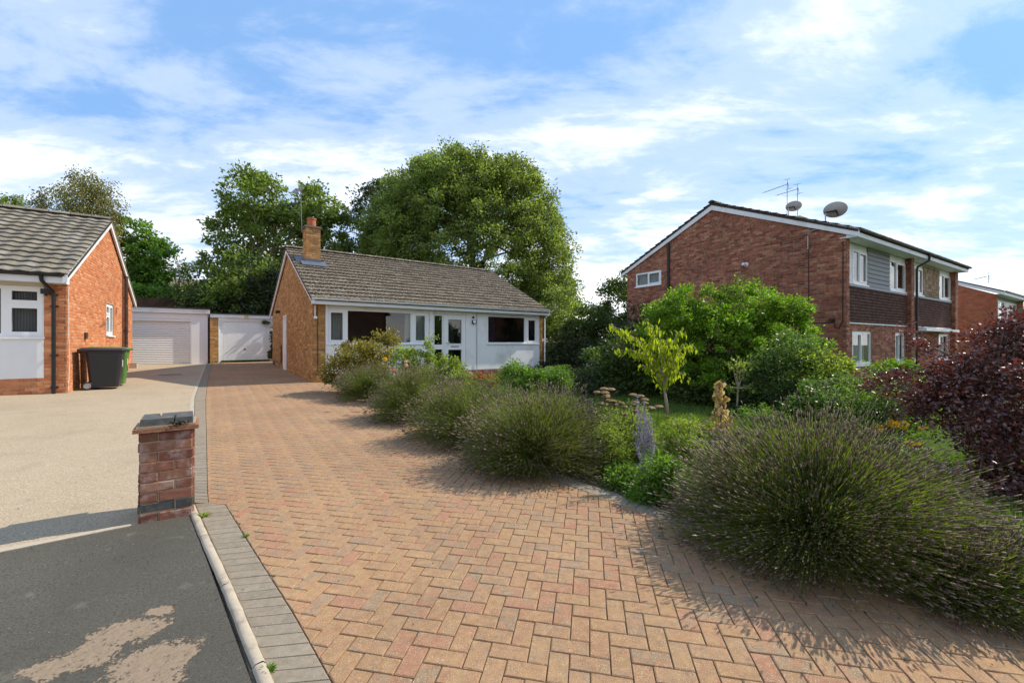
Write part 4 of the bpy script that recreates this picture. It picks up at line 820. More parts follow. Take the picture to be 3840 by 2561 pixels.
# ------------------------------------------------------------------ red house further along
d = 25.0; T0 = Vector(((3737 - 1920) / F * d, d, 0)); TF = Fac(T0, 57.5, 1); TS = Fac(T0, -32.5, -1); TZ = gz(T0.x, T0.y) - .1
th = thing('semi_detached_house', 'further red brick house with white fascia, seen past the hung tile house', 'house'); TE = TS.sz(3737, 1098)[1]
ttop = gable_top(9.0, TE - .1, TE + 2.0)
BRICK_T = pieces('bright_red_brick', [(0.36, 0.10, 0.05), (0.46, 0.15, 0.075), (0.40, 0.12, 0.06), (0.33, 0.09, 0.05)], nsc=6, nvar=0.25, big=0.12)
bricks(TS, th, 0, 9.0, TZ, ttop, [], BRICK_T, MORTAR_R, (4.5,), limit=150, vis=lambda s, z: z > 2.2 and s < 2.2)
IT = Fac(TF.p(0, -.25, 0), 57.5, 1); ct = lambda u, v: IT.sz(u, v)
bricks(TF, th, 0, .2, TZ, lambda s: TE - .1, [], BRICK_T, MORTAR_R, name='fin_wall', back=.3, limit=60)
sA = [ct(x, 1150)[0] for x in (3743, 3757, 3795, 3812)]; core(IT, .2, 8.0, TZ, lambda s: TE - .1, [(sA[0], sA[1] + .3, TE - 1.45, TE - .3), (sA[2], sA[3], TE - 1.45, TE - .3)], -.1, 0, 'wall', GREYB, th)
for p, q in ((sA[0], sA[1] + .3), (sA[2], sA[3])): window(IT, th, p, q, TE - 1.44, TE - .31, [(p + .08, q - .08, TE - 1.36, TE - .39)], n=0, room=1.0)
for i in range(7): mk('weatherboard', MB().box(IT, sA[1] + .31, sA[2] - .01, 0.001, .02 + .004 * (i % 2), TE - 1.46 + i * .165, TE - 1.46 + i * .165 + .155), WPAINT, th)
bricks(TF, th, sA[3] + .05, sA[3] + .45, TZ, lambda s: TE - .1, [], BRICK_T, MORTAR_R, name='fin_wall', back=.3, limit=60)
mk('fascia', MB().box(TF, -.06, 8.2, .26, .29, TE - .14, TE + .06).box(TF, 0, 8.2, -.25, .259, TE - .1, TE - .07), FASCIA, th); gutter(th, TF, -.06, 8.2, .34, TE + .1, UPVC)
rr = slope(th, TF, -.08, 8.2, .3, TE + .1, -4.5, TE + 2.15, .08, TILE_R); slope(th, TF, -.08, 8.2, -9.3, TE + .1, -4.5, TE + 2.15, .08, TILE_R, 'rear_roof')
barge(TS, 9.0, TE + .08, TE + 2.12, .32, .03, .075, .24, FASCIA, th)
mk('downpipe', MB().tube([TF.p(sA[3] + .6, .1, TE), TF.p(sA[3] + .6, .1, TZ)], .045, 8), UPVC, th)
aerial(pxd(3707, 1062, 29), pxd(3707, 1036, 29), pxd(3655, 1048, 28.6), 'aerial showing above the white fascia of the further red house', 9, .14)
# a far house between the trees
FH = Fac(pxd(600, 1285, 48), 62, 1); fh = thing('house', 'tan brick house far off beyond the fence', 'house'); zt = FH.sz(700, 1112)[1]
mk('wall', MB().box(FH, 0.5, 12, -7, 0, 0.2, zt), pieces('tan_wall', [(0.45, 0.27, 0.15)], nsc=3), fh); mk('roof', MB().hexa([FH.p(.3, .4, zt), FH.p(12.2, .4, zt), FH.p(12.2, -7.4, zt), FH.p(.3, -7.4, zt), FH.p(.3, -3.4, zt + 2.4), FH.p(12.2, -3.4, zt + 2.4), FH.p(12.2, -3.6, zt + 2.4), FH.p(.3, -3.6, zt + 2.4)]), TILE_B, fh)
for s in (2.0, 5.0, 8.0): mk('window', MB().box(FH, s, s + 1.2, 0.0, .06, zt - 1.6, zt - .5), UPVC, fh)
# ------------------------------------------------------------------ brick gate pillar
pl = thing('brick_pillar', 'short brick gate pillar with mossy blue brick coping', 'pillar'); PZ = min(gz(PL.x, PL.y), gz(PR.x, PR.y)) - .01
hC = 0.0835; nC = 9; PD = PWID; zt = PZ + nC * hC
ROWS = [0, 1, 0, 0, 0, 0, 0, 0, 0]
pcore = mk('core', MB().box(PF, 0.004, PWID - .004, -PD + .004, -0.004, PZ - .2, zt), plain('pillar_mortar', (0.50, 0.38, 0.23), 0.95, 0.1, 0.3, 20.0, bstr=0.6), pl)
sides = [(PF, PWID), (Fac(PF.p(PWID, 0, 0), math.degrees(math.atan2(-PF.n.x, -PF.n.y)), 1), PD), (Fac(PF.p(0, 0, 0), math.degrees(math.atan2(-PF.n.x, -PF.n.y)), -1), PD), (Fac(PF.p(0, -PD, 0), math.degrees(math.atan2(PF.u.x, PF.u.y)), -1), PWID)]
for si, (f_, wd) in enumerate(sides):
    for k in range(nC):
        z = PZ + k * hC; cut = wd * (0.345 if (k + si) % 2 == 0 else 0.655)
        for a, b in ((0, cut), (cut, wd)):
            v, fc = onebrick(f_, b - a - .011, hC - .011, 0.05, 0.005, 0.008); q = MB(); c = f_.p((a + b) / 2, random.gauss(0, .002), z + hC / 2 + random.gauss(0, .0012))
            q.v = [(c.x + p[0] + random.gauss(0, .0014), c.y + p[1] + random.gauss(0, .0014), c.z + p[2] + random.gauss(0, .0016)) for p in v]; q.f = fc; mk('brick', q, BLUE_BRICK if k == 1 else BRICK_P, pcore)
CREASE = pieces('creasing_tile', [(0.34, 0.15, 0.08), (0.28, 0.12, 0.07), (0.40, 0.20, 0.11)], nsc=20, blot=(0.30, 0.27, 0.2), blot_sc=16, blot_lo=.5)
o = 0.04
for r_ in range(2):
    for i in range(2):
        a, b = (-o, PWID * (.5 + .08 * r_) - .003) if i == 0 else (PWID * (.5 + .08 * r_) + .003, PWID + o)
        mk('creasing_tile', MB().box(PF, a, b, -PD - o + .004 * r_, o - .006 * r_, zt + .002 + r_ * .017, zt + .0165 + r_ * .017), CREASE, pl)
z1 = zt + .038; mk('coping_mortar', MB().box(PF, -.02, PWID + .02, -PD - .02, .012, z1 - .002, z1 + .012), plain('coping_mortar', (0.36, 0.30, 0.22), 0.95, .1, .3, 20., bstr=.6), pl)
for i in range(2):
    for j in range(2):
        a, b = (0.0, PWID * .655) if (i == 0) == (j == 0) else (0.0, 0.0)
        s0, s1 = ((0, PWID * .64), (PWID * .655, PWID))[j] if i == 0 else ((0, PWID * .34), (PWID * .355, PWID))[j]
        n1 = .004 - i * PD * .5; n0 = n1 - PD * .485; mk('coping_brick', MB().hexa([PF.p(s0, n1, z1 + .012), PF.p(s1, n1, z1 + .012), PF.p(s1, n0, z1 + .012), PF.p(s0, n0, z1 + .012), PF.p(s0 + .006, n1 - .008, z1 + .068), PF.p(s1 - .006, n1 - .008, z1 + .068), PF.p(s1 - .006, n0 + .006, z1 + .07), PF.p(s0 + .006, n0 + .006, z1 + .07)]), BLUE_BRICK, pl)
# ------------------------------------------------------------------ wheelie bins
def bin_(s, col, label, darkwheel):
    t = thing('wheelie_bin', label, 'wheelie bin'); f = Fac(LS.p(s, 0.20, 0), 54, 1); m_ = plain('bin_plastic_' + col[0], col[1], 0.45, 0.4, 0.15)
    z = gz(f.o.x, f.o.y); g = lambda s_, n, h: f.p(s_, n, z + h)      # s: back -> front, n: towards the camera side
    q = MB(); rings = []
    for h, a, b, w in ((0.05, 0.09, 0.63, .235), (0.30, 0.07, 0.655, .25), (0.70, 0.04, 0.685, .27), (0.90, 0.02, 0.70, .28), (0.96, 0.0, 0.72, .29)):
        ring = []; c = 0.06
        for (s_, n) in ((a + c, w), (b - c, w), (b - c * .3, w - c * .3), (b, w - c), (b, -w + c), (b - c * .3, -w + c * .3), (b - c, -w), (a + c, -w), (a, -w + c), (a, w - c)): ring.append(g(s_, n, h))
        rings.append(ring)
    for r_ in rings: q.v += [tuple(p) for p in r_]
    k = 10
    for i in range(len(rings) - 1):
        for j in range(k): j2 = (j + 1) % k; q.f.append((i * k + j, i * k + j2, (i + 1) * k + j2, (i + 1) * k + j))
    q.f.append(tuple(range(k))); mk('body', q, m_, t)
    q = MB(); top = []
    for h, e in ((0.95, .02), (0.985, .035), (1.02, .03), (1.055, -.06)):
        top.append([g(s_, n, h - (0.02 if s_ > .5 else 0) * (h > 1)) for s_, n in ((-.09 - e, .24 + e), (.68 + e, .26 + e), (.75 + e, .20), (.75 + e, -.20), (.68 + e, -.26 - e), (-.09 - e, -.24 - e))])
    for r_ in top: q.v += [tuple(p) for p in r_]
    for i in range(3):
        for j in range(6): j2 = (j + 1) % 6; q.f.append((i * 6 + j, i * 6 + j2, (i + 1) * 6 + j2, (i + 1) * 6 + j))
    q.f += [tuple(range(6)), tuple(range(18, 24))]; mk('lid', q, m_, t)
    mk('handle', MB().tube([g(-.10, .22, .93), g(-.10, -.22, .93)], .018, 8), m_, t)
    mk('axle', MB().tube([g(.06, .27, .1), g(.06, -.27, .1)], .012, 8), GREYM, t)
    for sg in (1, -1):
        wh = mk('wheel', MB().lathe(g(.06, sg * .255, .1), [(.095, -.022), (.10, -.015), (.10, .015), (.095, .022)], 20, f.n), BLACKP, t)
        mk('rim', MB().lathe(g(.06, sg * .255, .1), [(.07, -.024), (.064, -.028), (.064, .028), (.07, .024)], 20, f.n), plain('wheel_rim', (.32, .32, .33), .5) if sg > 0 else BLACKP, wh)
    cu = bpy.data.curves.new('number', 'FONT'); cu.body = '8'; cu.size = .26; cu.extrude = .002; cu.align_x = 'CENTER'; cu.materials.append(UPVC)
    tmp = link(bpy.data.objects.new('number', cu)); bpy.context.view_layer.update(); me = bpy.data.meshes.new_from_object(tmp.evaluated_get(bpy.context.evaluated_depsgraph_get())); bpy.data.objects.remove(tmp); no = link(bpy.data.objects.new('number', me), t); p = g(.692, 0.05, .55); X = f.n * -1; X = -X; Z = f.u; Y = Vector((0.0, 0, 1)); X = Y.cross(Z)
    no.matrix_world = Matrix(((X.x, Y.x, Z.x, p.x), (X.y, Y.y, Z.y, p.y), (X.z, Y.z, Z.z, p.z), (0, 0, 0, 1))); return t
bin_(0.62, ('black', (0.022, 0.021, 0.024)), 'black wheelie bin with a white number against the orange wall', 1)
bin_(1.27, ('green', (0.075, 0.17, 0.035)), 'green wheelie bin standing behind the black one', 1)
# ------------------------------------------------------------------ plants
def unit(a): return a / np.maximum(np.linalg.norm(a, axis=-1, keepdims=True), 1e-9)
def leaves(name, C, A, L, Wd, rnd, mat, parent, fold=0.25, kind='stuff', curl=0.0):
    """folded diamond leaves: centre C, axis A, length, width"""
    n = len(C); A = unit(A); r = RNG.normal(size=(n, 3)); r[:, 2] += 0.35; side = unit(np.cross(A, r)); up = np.cross(side, A)
    L = np.broadcast_to(L, n)[:, None]; Wd = np.broadcast_to(Wd, n)[:, None]
    V = np.stack([C - A * L * .5, C + side * Wd * .5 + up * Wd * fold - A * L * .06, C + A * L * .5 - up * L * curl, C - side * Wd * .5 + up * Wd * fold - A * L * .06], 1)
    b = (np.arange(n) * 4)[:, None]; Fc = np.concatenate([b + np.array([[0, 1, 2]]), b + np.array([[0, 2, 3]])], 0)
    return fast(name, V, Fc, mat, parent, np.repeat(np.clip(rnd, 0, 1), 4), kind=kind)
def blades(name, base, tip, w, rnd, mat, parent, bend=0.0, kind='stuff', seg=2):
    """ribbons from base to tip"""
    n = len(base); d = tip - base; s = unit(np.cross(d, RNG.normal(size=(n, 3)))); w = np.broadcast_to(w, n)[:, None]; rows = []
    for k in range(seg + 1):
        t = k / seg; p = base + d * t; p[:, 2] += bend * np.linalg.norm(d, axis=1) * 4 * t * (1 - t); rows.append((p, w * (1 - 0.75 * t if seg else 1)))
    V = np.stack([x for p, ww in rows for x in (p - s * ww * .5, p + s * ww * .5)], 1); m_ = 2 * (seg + 1); b = (np.arange(n) * m_)[:, None]
    Fc = np.concatenate([b + np.array([[2 * k, 2 * k + 1, 2 * k + 3, 2 * k + 2]]) for k in range(seg)], 0)
    return fast(name, V, Fc, mat, parent, np.repeat(np.clip(rnd, 0, 1), m_), kind=kind)
def spikes(name, P, D, L, R_, rnd, mat, parent, kind='stuff'):
    """small three sided spindles"""
    n = len(P); D = unit(D); x = unit(np.cross(D, RNG.normal(size=(n, 3)))); y = np.cross(D, x); L = np.broadcast_to(L, n)[:, None]; R_ = np.broadcast_to(R_, n)[:, None]; vs = [P]
    for t, k in ((.22, 1.0), (.72, .85)):
        for j in range(3): a = 2.094 * j + t; vs.append(P + D * L * t + (x * math.cos(a) + y * math.sin(a)) * R_ * k)
    vs.append(P + D * L); V = np.stack(vs, 1); b = (np.arange(n) * 8)[:, None]; T = []
    for j in range(3): j2 = (j + 1) % 3; T += [(0, 1 + j2, 1 + j), (1 + j, 1 + j2, 4 + j2), (1 + j, 4 + j2, 4 + j), (4 + j, 4 + j2, 7)]
    return fast(name, V, np.concatenate([b + np.array([t]) for t in T], 0), mat, parent, np.repeat(rnd, 8), kind=kind)
BARK = pieces('bark', [(0.11, 0.085, 0.06), (0.15, 0.12, 0.09)], nsc=20, nvar=.4, bstr=.8, bsc=40)
BARKP = pieces('pale_bark', [(0.28, 0.22, 0.16), (0.34, 0.28, 0.22)], nsc=20, nvar=.4, bstr=.5, bsc=40)
TWIG = pieces('twig_bark', [(0.10, 0.07, 0.045), (0.13, 0.09, 0.06)], nsc=20, nvar=.3)
def lobes_pts(lobes, n, shell=0.5):
    w = np.array([l[3] * l[4] * l[5] for l in lobes]) ** .8; k = RNG.choice(len(lobes), n, p=w / w.sum()); L_ = np.array(lobes, float)[k]
    d = unit(RNG.normal(size=(n, 3))); r = (shell ** 3 + (1 - shell ** 3) * RNG.random(n)) ** (1 / 3); return L_[:, :3] + d * r[:, None] * L_[:, 3:6], d
def limb_mesh(name, base, r0, forks, targets, mat, parent, sides=6, wob=.05):
    mb = MB(); base = Vector(base); top = Vector(forks[-1]); tr = [base] + [Vector(f) for f in forks]; H_ = (top - base).length
    mb.tube(tr, [r0 * (1.15 if i == 0 else 1 - .55 * i / len(forks)) for i in range(len(tr))], 8)
    for t in targets:
        t = Vector(t); j = random.choice(tr[1:]) if len(tr) > 1 else tr[0]; j = min(tr[1:], key=lambda q: abs((t - q).length - (t - base).length * .45) + random.uniform(0, .2) * H_); d = t - j
        pts = [j]; k = 4
        for i in range(1, k + 1): p = j + d * (i / k); p.z += math.sin(math.pi * i / k) * d.length * .10; pts.append(p + Vector((random.gauss(0, wob), random.gauss(0, wob), random.gauss(0, wob))) * d.length)
        r = r0 * .42 * min(1, .35 + d.length / max(H_, .1)); mb.tube(pts, [r * (1 - .82 * i / k) + .004 for i in range(k + 1)], sides, cap=False)
        for _ in range(2):
            i = random.randint(2, k); e = pts[i] + Vector((random.gauss(0, .2), random.gauss(0, .2), random.uniform(0, .25))) * min(d.length, 2.2); mb.tube([pts[i - 1], pts[i - 1].lerp(e, .5) + Vector((0, 0, .03)) * d.length, e], [r * .4, r * .25, .004], 4, cap=False)
    return mk(name, mb, mat, parent, smooth=True)
def plant(name, label, cat, base, lobes, nclump, nleaf, clump_r, ll, lw, mat, group=None, trunk_r=0.0, forks=None, nlimb=14, droop=0.0, shell=.5, bark=BARK, flat=.75, inner=0.0, stems=0, core_=0.55):
    t = thing(name, label, cat, group); base = Vector(base)
    C, D = lobes_pts(lobes, nclump, shell)
    g = gzv(C[:, 0], C[:, 1]); C[:, 2] = np.maximum(C[:, 2], g + clump_r * .2)
    if trunk_r: limb_mesh('trunk', base - Vector((0, 0, .1)), trunk_r, forks or [base + Vector((0, 0, .5))], [tuple(C[i]) for i in RNG.choice(len(C), min(nlimb, len(C)), replace=False)], bark, t)
    elif stems: limb_mesh('trunk', base - Vector((0, 0, .05)), .03, [base + Vector((0, 0, .15))], [tuple(C[i]) for i in RNG.choice(len(C), min(stems, len(C)), replace=False)], bark, t, 5)
    k = np.repeat(np.arange(nclump), nleaf); sz = clump_r * RNG.uniform(.6, 1.35, nclump)[k][:, None]
    off = np.clip(RNG.normal(size=(len(k), 3)) * .55, -1.0, 1.0); off[:, 2] *= flat; P = C[k] + off * sz
    gv = gzv(P[:, 0], P[:, 1]); P[:, 2] = np.maximum(P[:, 2], gv + .02)
    A = unit(off + D[k] * .5 + RNG.normal(size=off.shape) * .6); A[:, 2] -= droop; cr_ = RNG.normal(.5, .17, nclump)[k]
    leaves('crown', P, A, ll * RNG.uniform(.65, 1.3, len(k)), lw * RNG.uniform(.65, 1.3, len(k)), cr_ + RNG.normal(0, .17, len(k)), mat, t); return t
LM = lambda n, c, tr=.4, g=.35, tcol=None, sp=.55: leafmat(n, tuple(x * (1 - sp) for x in c), c, tuple(min(1, x * (1 + sp)) for x in c), tr, tcol, g)
ASH = LM('ash_leaf', (0.175, 0.225, 0.06), .48); SYC = LM('sycamore_leaf', (0.16, 0.215, 0.055), .48); BIRCH = LM('birch_leaf', (0.19, 0.18, 0.06), .45)
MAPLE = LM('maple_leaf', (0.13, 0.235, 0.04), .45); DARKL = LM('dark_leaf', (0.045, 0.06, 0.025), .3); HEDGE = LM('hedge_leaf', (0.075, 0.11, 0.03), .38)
SHRUBY = LM('bright_leaf', (0.15, 0.26, 0.02), .42, .4); PLUM = LM('plum_leaf', (0.115, 0.048, 0.038), .22, .9, (2.2, .8, .5), .6); IVYL = LM('ivy_leaf', (0.11, 0.18, 0.035), .35, .7)
CHERRY = LM('cherry_leaf', (0.30, 0.38, 0.025), .55, .35, (1.35, 1.35, .6), .35); ROSEL = LM('rose_leaf', (0.24, 0.20, 0.04), .42, .5); GREENL = LM('herb_leaf', (0.12, 0.21, 0.035), .45, .4); LIME = LM('lime_leaf', (0.21, 0.27, 0.05), .48, .35)
def up(u, v, d): return tuple(pxd(u, v, d))
def el(u, v, d, rx, rz, ry=None): p = pxd(u, v, d); return (p.x, p.y, p.z, rx, ry or rx, rz)
def gb(u, d): x = (u - 1920) / F * d; return Vector((x, d, gz(x, d)))
# trees behind
b = gb(1760, 33); plant('ash_tree', 'broad rounded ash tree rising behind the brown tiled roof', 'tree', b, [el(1750, 940, 33, 7.8, 7.6, 6.5), el(1600, 760, 32.5, 3.2, 3.0), el(1900, 760, 32.5, 3.6, 3.2), el(2040, 980, 32, 2.4, 3.2), el(1740, 660, 33, 3.4, 1.8), el(1500, 930, 32, 2.6, 3.4), el(2060, 1120, 31, 2.4, 2.2), el(2000, 1180, 31, 2.4, 2.0)], 2000, 88, .58, .23, .11, ASH, trunk_r=.38, forks=[b + Vector((0, 0, 3)), b + Vector((.3, 0, 6)), b + Vector((.2, .2, 9))], nlimb=34, droop=.25, shell=.6)
b = gb(1030, 30); plant('sycamore_tree', 'open crowned sycamore behind the garages, sky showing through it', 'tree', b, [el(960, 760, 30, 2.3, 2.0), el(880, 880, 30, 1.8, 2.2), el(1060, 900, 30, 2.5, 2.6), el(1190, 790, 30, 2.0, 1.6), el(1250, 890, 30, 1.3, 2.0), el(860, 1020, 29, 1.9, 1.6), el(1010, 1060, 29, 2.7, 1.6), el(960, 690, 30, 1.3, .9), el(1180, 980, 30, 1.8, 1.5)], 440, 64, .56, .25, .16, SYC, trunk_r=.2, forks=[b + Vector((-.3, 0, 2.5)), b + Vector((-.2, 0, 5)), b + Vector((.1, 0, 7.5)), b + Vector((-.4, 0, 10))], nlimb=46, shell=.45, bark=BARKP)
b = gb(1380, 37); plant('copper_tree', 'dark leaved tree between the open sycamore and the broad ash', 'tree', b, [el(1390, 800, 37, 2.0, 3.2), el(1350, 950, 37, 2.2, 3.2), el(1450, 760, 37, 1.6, 2.2), el(1410, 1060, 36, 2.6, 2.6), el(1310, 1040, 37, 1.6, 2.4)], 240, 62, .6, .26, .14, DARKL, trunk_r=.25, forks=[b + Vector((0, 0, 4)), b + Vector((0, 0, 8))], nlimb=22)
b = gb(300, 27); plant('birch_tree', 'weeping olive green birch above the grey tiled roof', 'tree', b, [el(315, 760, 27, 1.5, 1.6), el(215, 790, 27, 1.1, 1.3), el(390, 800, 27, .95, 1.8), el(290, 900, 27, 2.0, 1.4), el(400, 930, 27, .9, 1.5), el(330, 700, 27, .8, .7)], 230, 75, .44, .15, .075, BIRCH, trunk_r=.14, forks=[b + Vector((0, 0, 4)), b + Vector((0, 0, 7)), b + Vector((.2, 0, 9.5))], nlimb=26, droop=1.3, flat=1.6)
b = gb(520, 29); plant('maple_tree', 'bright green maple beyond the orange gable', 'tree', b, [el(500, 880, 29, 1.1, 1.3), el(560, 960, 29, 1.3, 1.5), el(530, 1060, 29, 1.7, 1.3), el(470, 990, 29, 1.2, 2.0), el(590, 1040, 29, 1.0, 1.2), el(560, 1120, 28, 2.2, .9), el(660, 1120, 28, 1.4, .6)], 250, 72, .42, .22, .16, MAPLE, trunk_r=.14, forks=[b + Vector((0, 0, 3)), b + Vector((0, 0, 6))], nlimb=18)
b = gb(40, 38); plant('distant_tree', 'light green treetop just showing over the grey ridge', 'tree', b, [el(30, 800, 38, 2.2, 1.5), el(140, 840, 38, 1.6, 1.2), el(-80, 790, 38, 2.2, 1.6)], 130, 60, .5, .22, .12, ASH, trunk_r=.2, forks=[b + Vector((0, 0, 6)), b + Vector((0, 0, 9))], nlimb=8)
# thin half bare tree
b = gb(670, 31); t = thing('thin_tree', 'thin half bare tree with upright twigs beside the maple', 'tree'); tips = [pxd(u, v, 31 + random.uniform(-.4, .4)) for u, v in ((655, 935), (640, 985), (690, 975), (705, 1000), (625, 1030), (715, 1040), (668, 960), (650, 1020))]
limb_mesh('trunk', b, .07, [b + Vector((0, 0, 2)), b + Vector((0, 0, 4))], tips, TWIG, t, 5, .03)
C, D = lobes_pts([(p.x, p.y, p.z - .4, .18, .18, .75) for p in tips], 260, .1); leaves('crown', C, D, .16, .09, RNG.random(260), BIRCH, t)
# hedge and bushes behind the garages
HG = 'dark bushes behind the garages'
for i, (u, v, d_, rx, rz, m_, lab) in enumerate(((800, 1090, 26, 1.9, 1.5, HEDGE, 'low dark bush over the white garage roof'), (930, 1060, 26, 1.8, 1.9, SYC, 'bright topped bush over the brick garage roof'), (1000, 1110, 25.4, 1.1, 1.7, DARKL, 'dark ivy clad stump by the buff gable'))):
    plant('garden_bush', lab, 'bush', gb(u, d_), [el(u, v, d_, rx, rz), el(u - 40, v + 60, d_, rx, 1.4), el(u + 40, v + 70, d_, rx, 1.4), el(u, v + 130, d_, rx, 1.4)], 150, 70, .5, .2, .12, m_, HG, stems=6)
# greenery between the two houses
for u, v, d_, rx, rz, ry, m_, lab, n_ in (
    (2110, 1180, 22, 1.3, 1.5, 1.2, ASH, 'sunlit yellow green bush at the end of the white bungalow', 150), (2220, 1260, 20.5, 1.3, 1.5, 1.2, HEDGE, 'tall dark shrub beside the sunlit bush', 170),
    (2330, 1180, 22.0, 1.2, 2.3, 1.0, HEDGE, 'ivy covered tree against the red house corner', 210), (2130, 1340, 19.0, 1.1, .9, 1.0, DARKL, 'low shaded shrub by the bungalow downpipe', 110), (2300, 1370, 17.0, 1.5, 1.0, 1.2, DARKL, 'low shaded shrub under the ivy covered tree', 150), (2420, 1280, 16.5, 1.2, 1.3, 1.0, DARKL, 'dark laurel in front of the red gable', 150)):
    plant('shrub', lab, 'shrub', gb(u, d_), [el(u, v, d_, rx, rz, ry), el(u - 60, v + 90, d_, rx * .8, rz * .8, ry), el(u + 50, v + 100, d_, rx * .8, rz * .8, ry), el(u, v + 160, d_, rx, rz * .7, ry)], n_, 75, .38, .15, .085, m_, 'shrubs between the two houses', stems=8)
b = gb(2720, 11.5); plant('euonymus_shrub', 'large bright green shrub in front of the red brick gable', 'shrub', b, [el(2550, 1165, 11.5, .72, .52), el(2690, 1165, 11.3, .9, .58), el(2830, 1150, 11.3, .78, .55), el(2950, 1170, 11.2, .55, .42), el(3030, 1150, 11.2, .36, .11), el(3075, 1135, 11.2, .16, .08), el(2600, 1070, 11.6, .17, .40), el(2560, 1110, 11.6, .28, .28), el(2645, 1095, 11.6, .18, .28), el(2755, 1075, 11.5, .2, .34), el(2720, 1110, 11.5, .3, .2), el(2835, 1090, 11.5, .17, .26), el(2872, 1078, 11.5, .16, .32), el(2930, 1105, 11.3, .2, .2), el(2980, 1100, 11.3, .14, .18), el(2700, 1290, 11.4, 1.5, .95), el(2900, 1280, 11.2, 1.2, .8), el(2520, 1230, 11.6, .9, .8), el(2640, 1420, 11.5, 1.5, .7), el(2880, 1400, 11.4, 1.3, .7)], 900, 84, .165, .075, .044, SHRUBY, stems=30, shell=.62)
for u, v, d_, rx, rz, lab in ((2390, 1330, 12.8, .95, .85, 'dark shrub standing directly behind the brown flower heads'), (2520, 1300, 12.6, .95, .95, 'dark shrub standing directly behind the cherry sapling')):
    plant('dark_shrub', lab, 'shrub', gb(u, d_), [el(u, v, d_, rx, rz), el(u - 50, v + 70, d_, rx, rz * .8), el(u + 50, v + 80, d_, rx, rz * .8), el(u, v + 130, d_, rx, rz * .7)], 260, 80, .3, .11, .06, HEDGE, 'dark shrubs behind the lawn', stems=10, shell=.6)
# ivy and privet at the boundary
for u, v, d_, rx, rz, m_, lab, n_ in ((2960, 1330, 9.6, .62, .50, IVYL, 'glossy ivy mound before the red brick corner', 190), (3060, 1385, 9.2, .62, .42, LIME, 'pale flecked shrub below the hung tiles', 190), (3340, 1425, 8.8, .50, .40, SHRUBY, 'fresh green shrub before the ground floor windows', 170), (3180, 1500, 8.0, .85, .45, IVYL, 'low ivy bank behind the big lavender', 190), (2940, 1480, 9.3, .8, .45, HEDGE, 'shaded ivy bank behind the dried seed stalk', 170)):
    plant('boundary_shrub', lab, 'shrub', gb(u, d_), [el(u, v, d_, rx, rz), el(u - 70, v + 60, d_, rx * .8, rz * .9), el(u + 70, v + 70, d_, rx * .8, rz * .9), el(u, v + 120, d_, rx * 1.1, rz * .8)], n_, 80, .19, .062, .042, m_, 'shrubs along the boundary', stems=14, shell=.6)
# purple plum
b = gb(3700, 5.6); plant('purple_plum_tree', 'purple leaved plum tree overhanging the lawn', 'tree', b, [el(3740, 1310, 5.6, .36, .30), el(3830, 1260, 5.6, .42, .40), el(3760, 1210, 5.6, .14, .2), el(3600, 1390, 5.8, .42, .20), el(3460, 1450, 6.1, .40, .22), el(3350, 1440, 6.4, .30, .20), el(3760, 1500, 5.4, .8, .42), el(3560, 1530, 5.8, .6, .28), el(3950, 1500, 5.2, 1.0, .8), el(3900, 1750, 4.6, .62, .42), el(3780, 1650, 5.0, .55, .30), el(3810, 1820, 4.8, .38, .32), el(3870, 1980, 4.3, .32, .26), el(3400, 1250, 6.8, .16, .10), el(3470, 1310, 6.6, .2, .12)], 600, 48, .17, .052, .034, PLUM, trunk_r=.05, forks=[b + Vector((0, 0, .4)), b + Vector((.1, 0, .9)), b + Vector((0, .1, 1.3))], nlimb=40, shell=.4)
# ------------------------------------------------------------------ saplings
def sapling(name, label, base, fork, branches, dep, mat, bark, r, ll, lw, per, droop=1.0, spread=.05):
    t = thing(name, label, 'sapling'); mb = MB(); base, fork = Vector(base), Vector(fork); mb.tube([base - Vector((0, 0, .1)), base.lerp(fork, .5) + Vector((.01, 0, 0)), fork], [r * 1.1, r, r * .8], 8); P = []; A = []
    for br in branches:
        dj = random.uniform(-dep, dep); pts = [fork]
        for i, (u, v) in enumerate(br): pts.append(pxd(u, v, fork.y + dj * (i + 1) / len(br)))
        mb.tube(pts, [r * .55 * (1 - .8 * i / (len(pts) - 1)) + .002 for i in range(len(pts))], 6, cap=False)
        tot = [(a, b_) for a, b_ in zip(pts, pts[1:])]
        for i, (a, b_) in enumerate(tot):
            n_ = int((b_ - a).length * per * (0.15 if i == 0 and len(tot) > 1 else 1))
            for _ in range(n_): q = a.lerp(b_, random.random()) + Vector((random.gauss(0, spread), random.gauss(0, spread * 1.4), random.gauss(0, spread * .7) - ll * .35)); P.append(tuple(q)); A.append((random.gauss(0, .45), random.gauss(0, .45), -droop))
    mk('trunk', mb, bark, t, smooth=True); P = np.array(P); leaves('crown', P, np.array(A), ll * RNG.uniform(.7, 1.2, len(P)), lw * RNG.uniform(.7, 1.2, len(P)), RNG.normal(.5, .22, len(P)), mat, t, curl=.06); return t
z8 = lambda x, y: (2150 + x * .5102, 1150 + y * .5102)
Z = lambda *p: [z8(*q) for q in p]
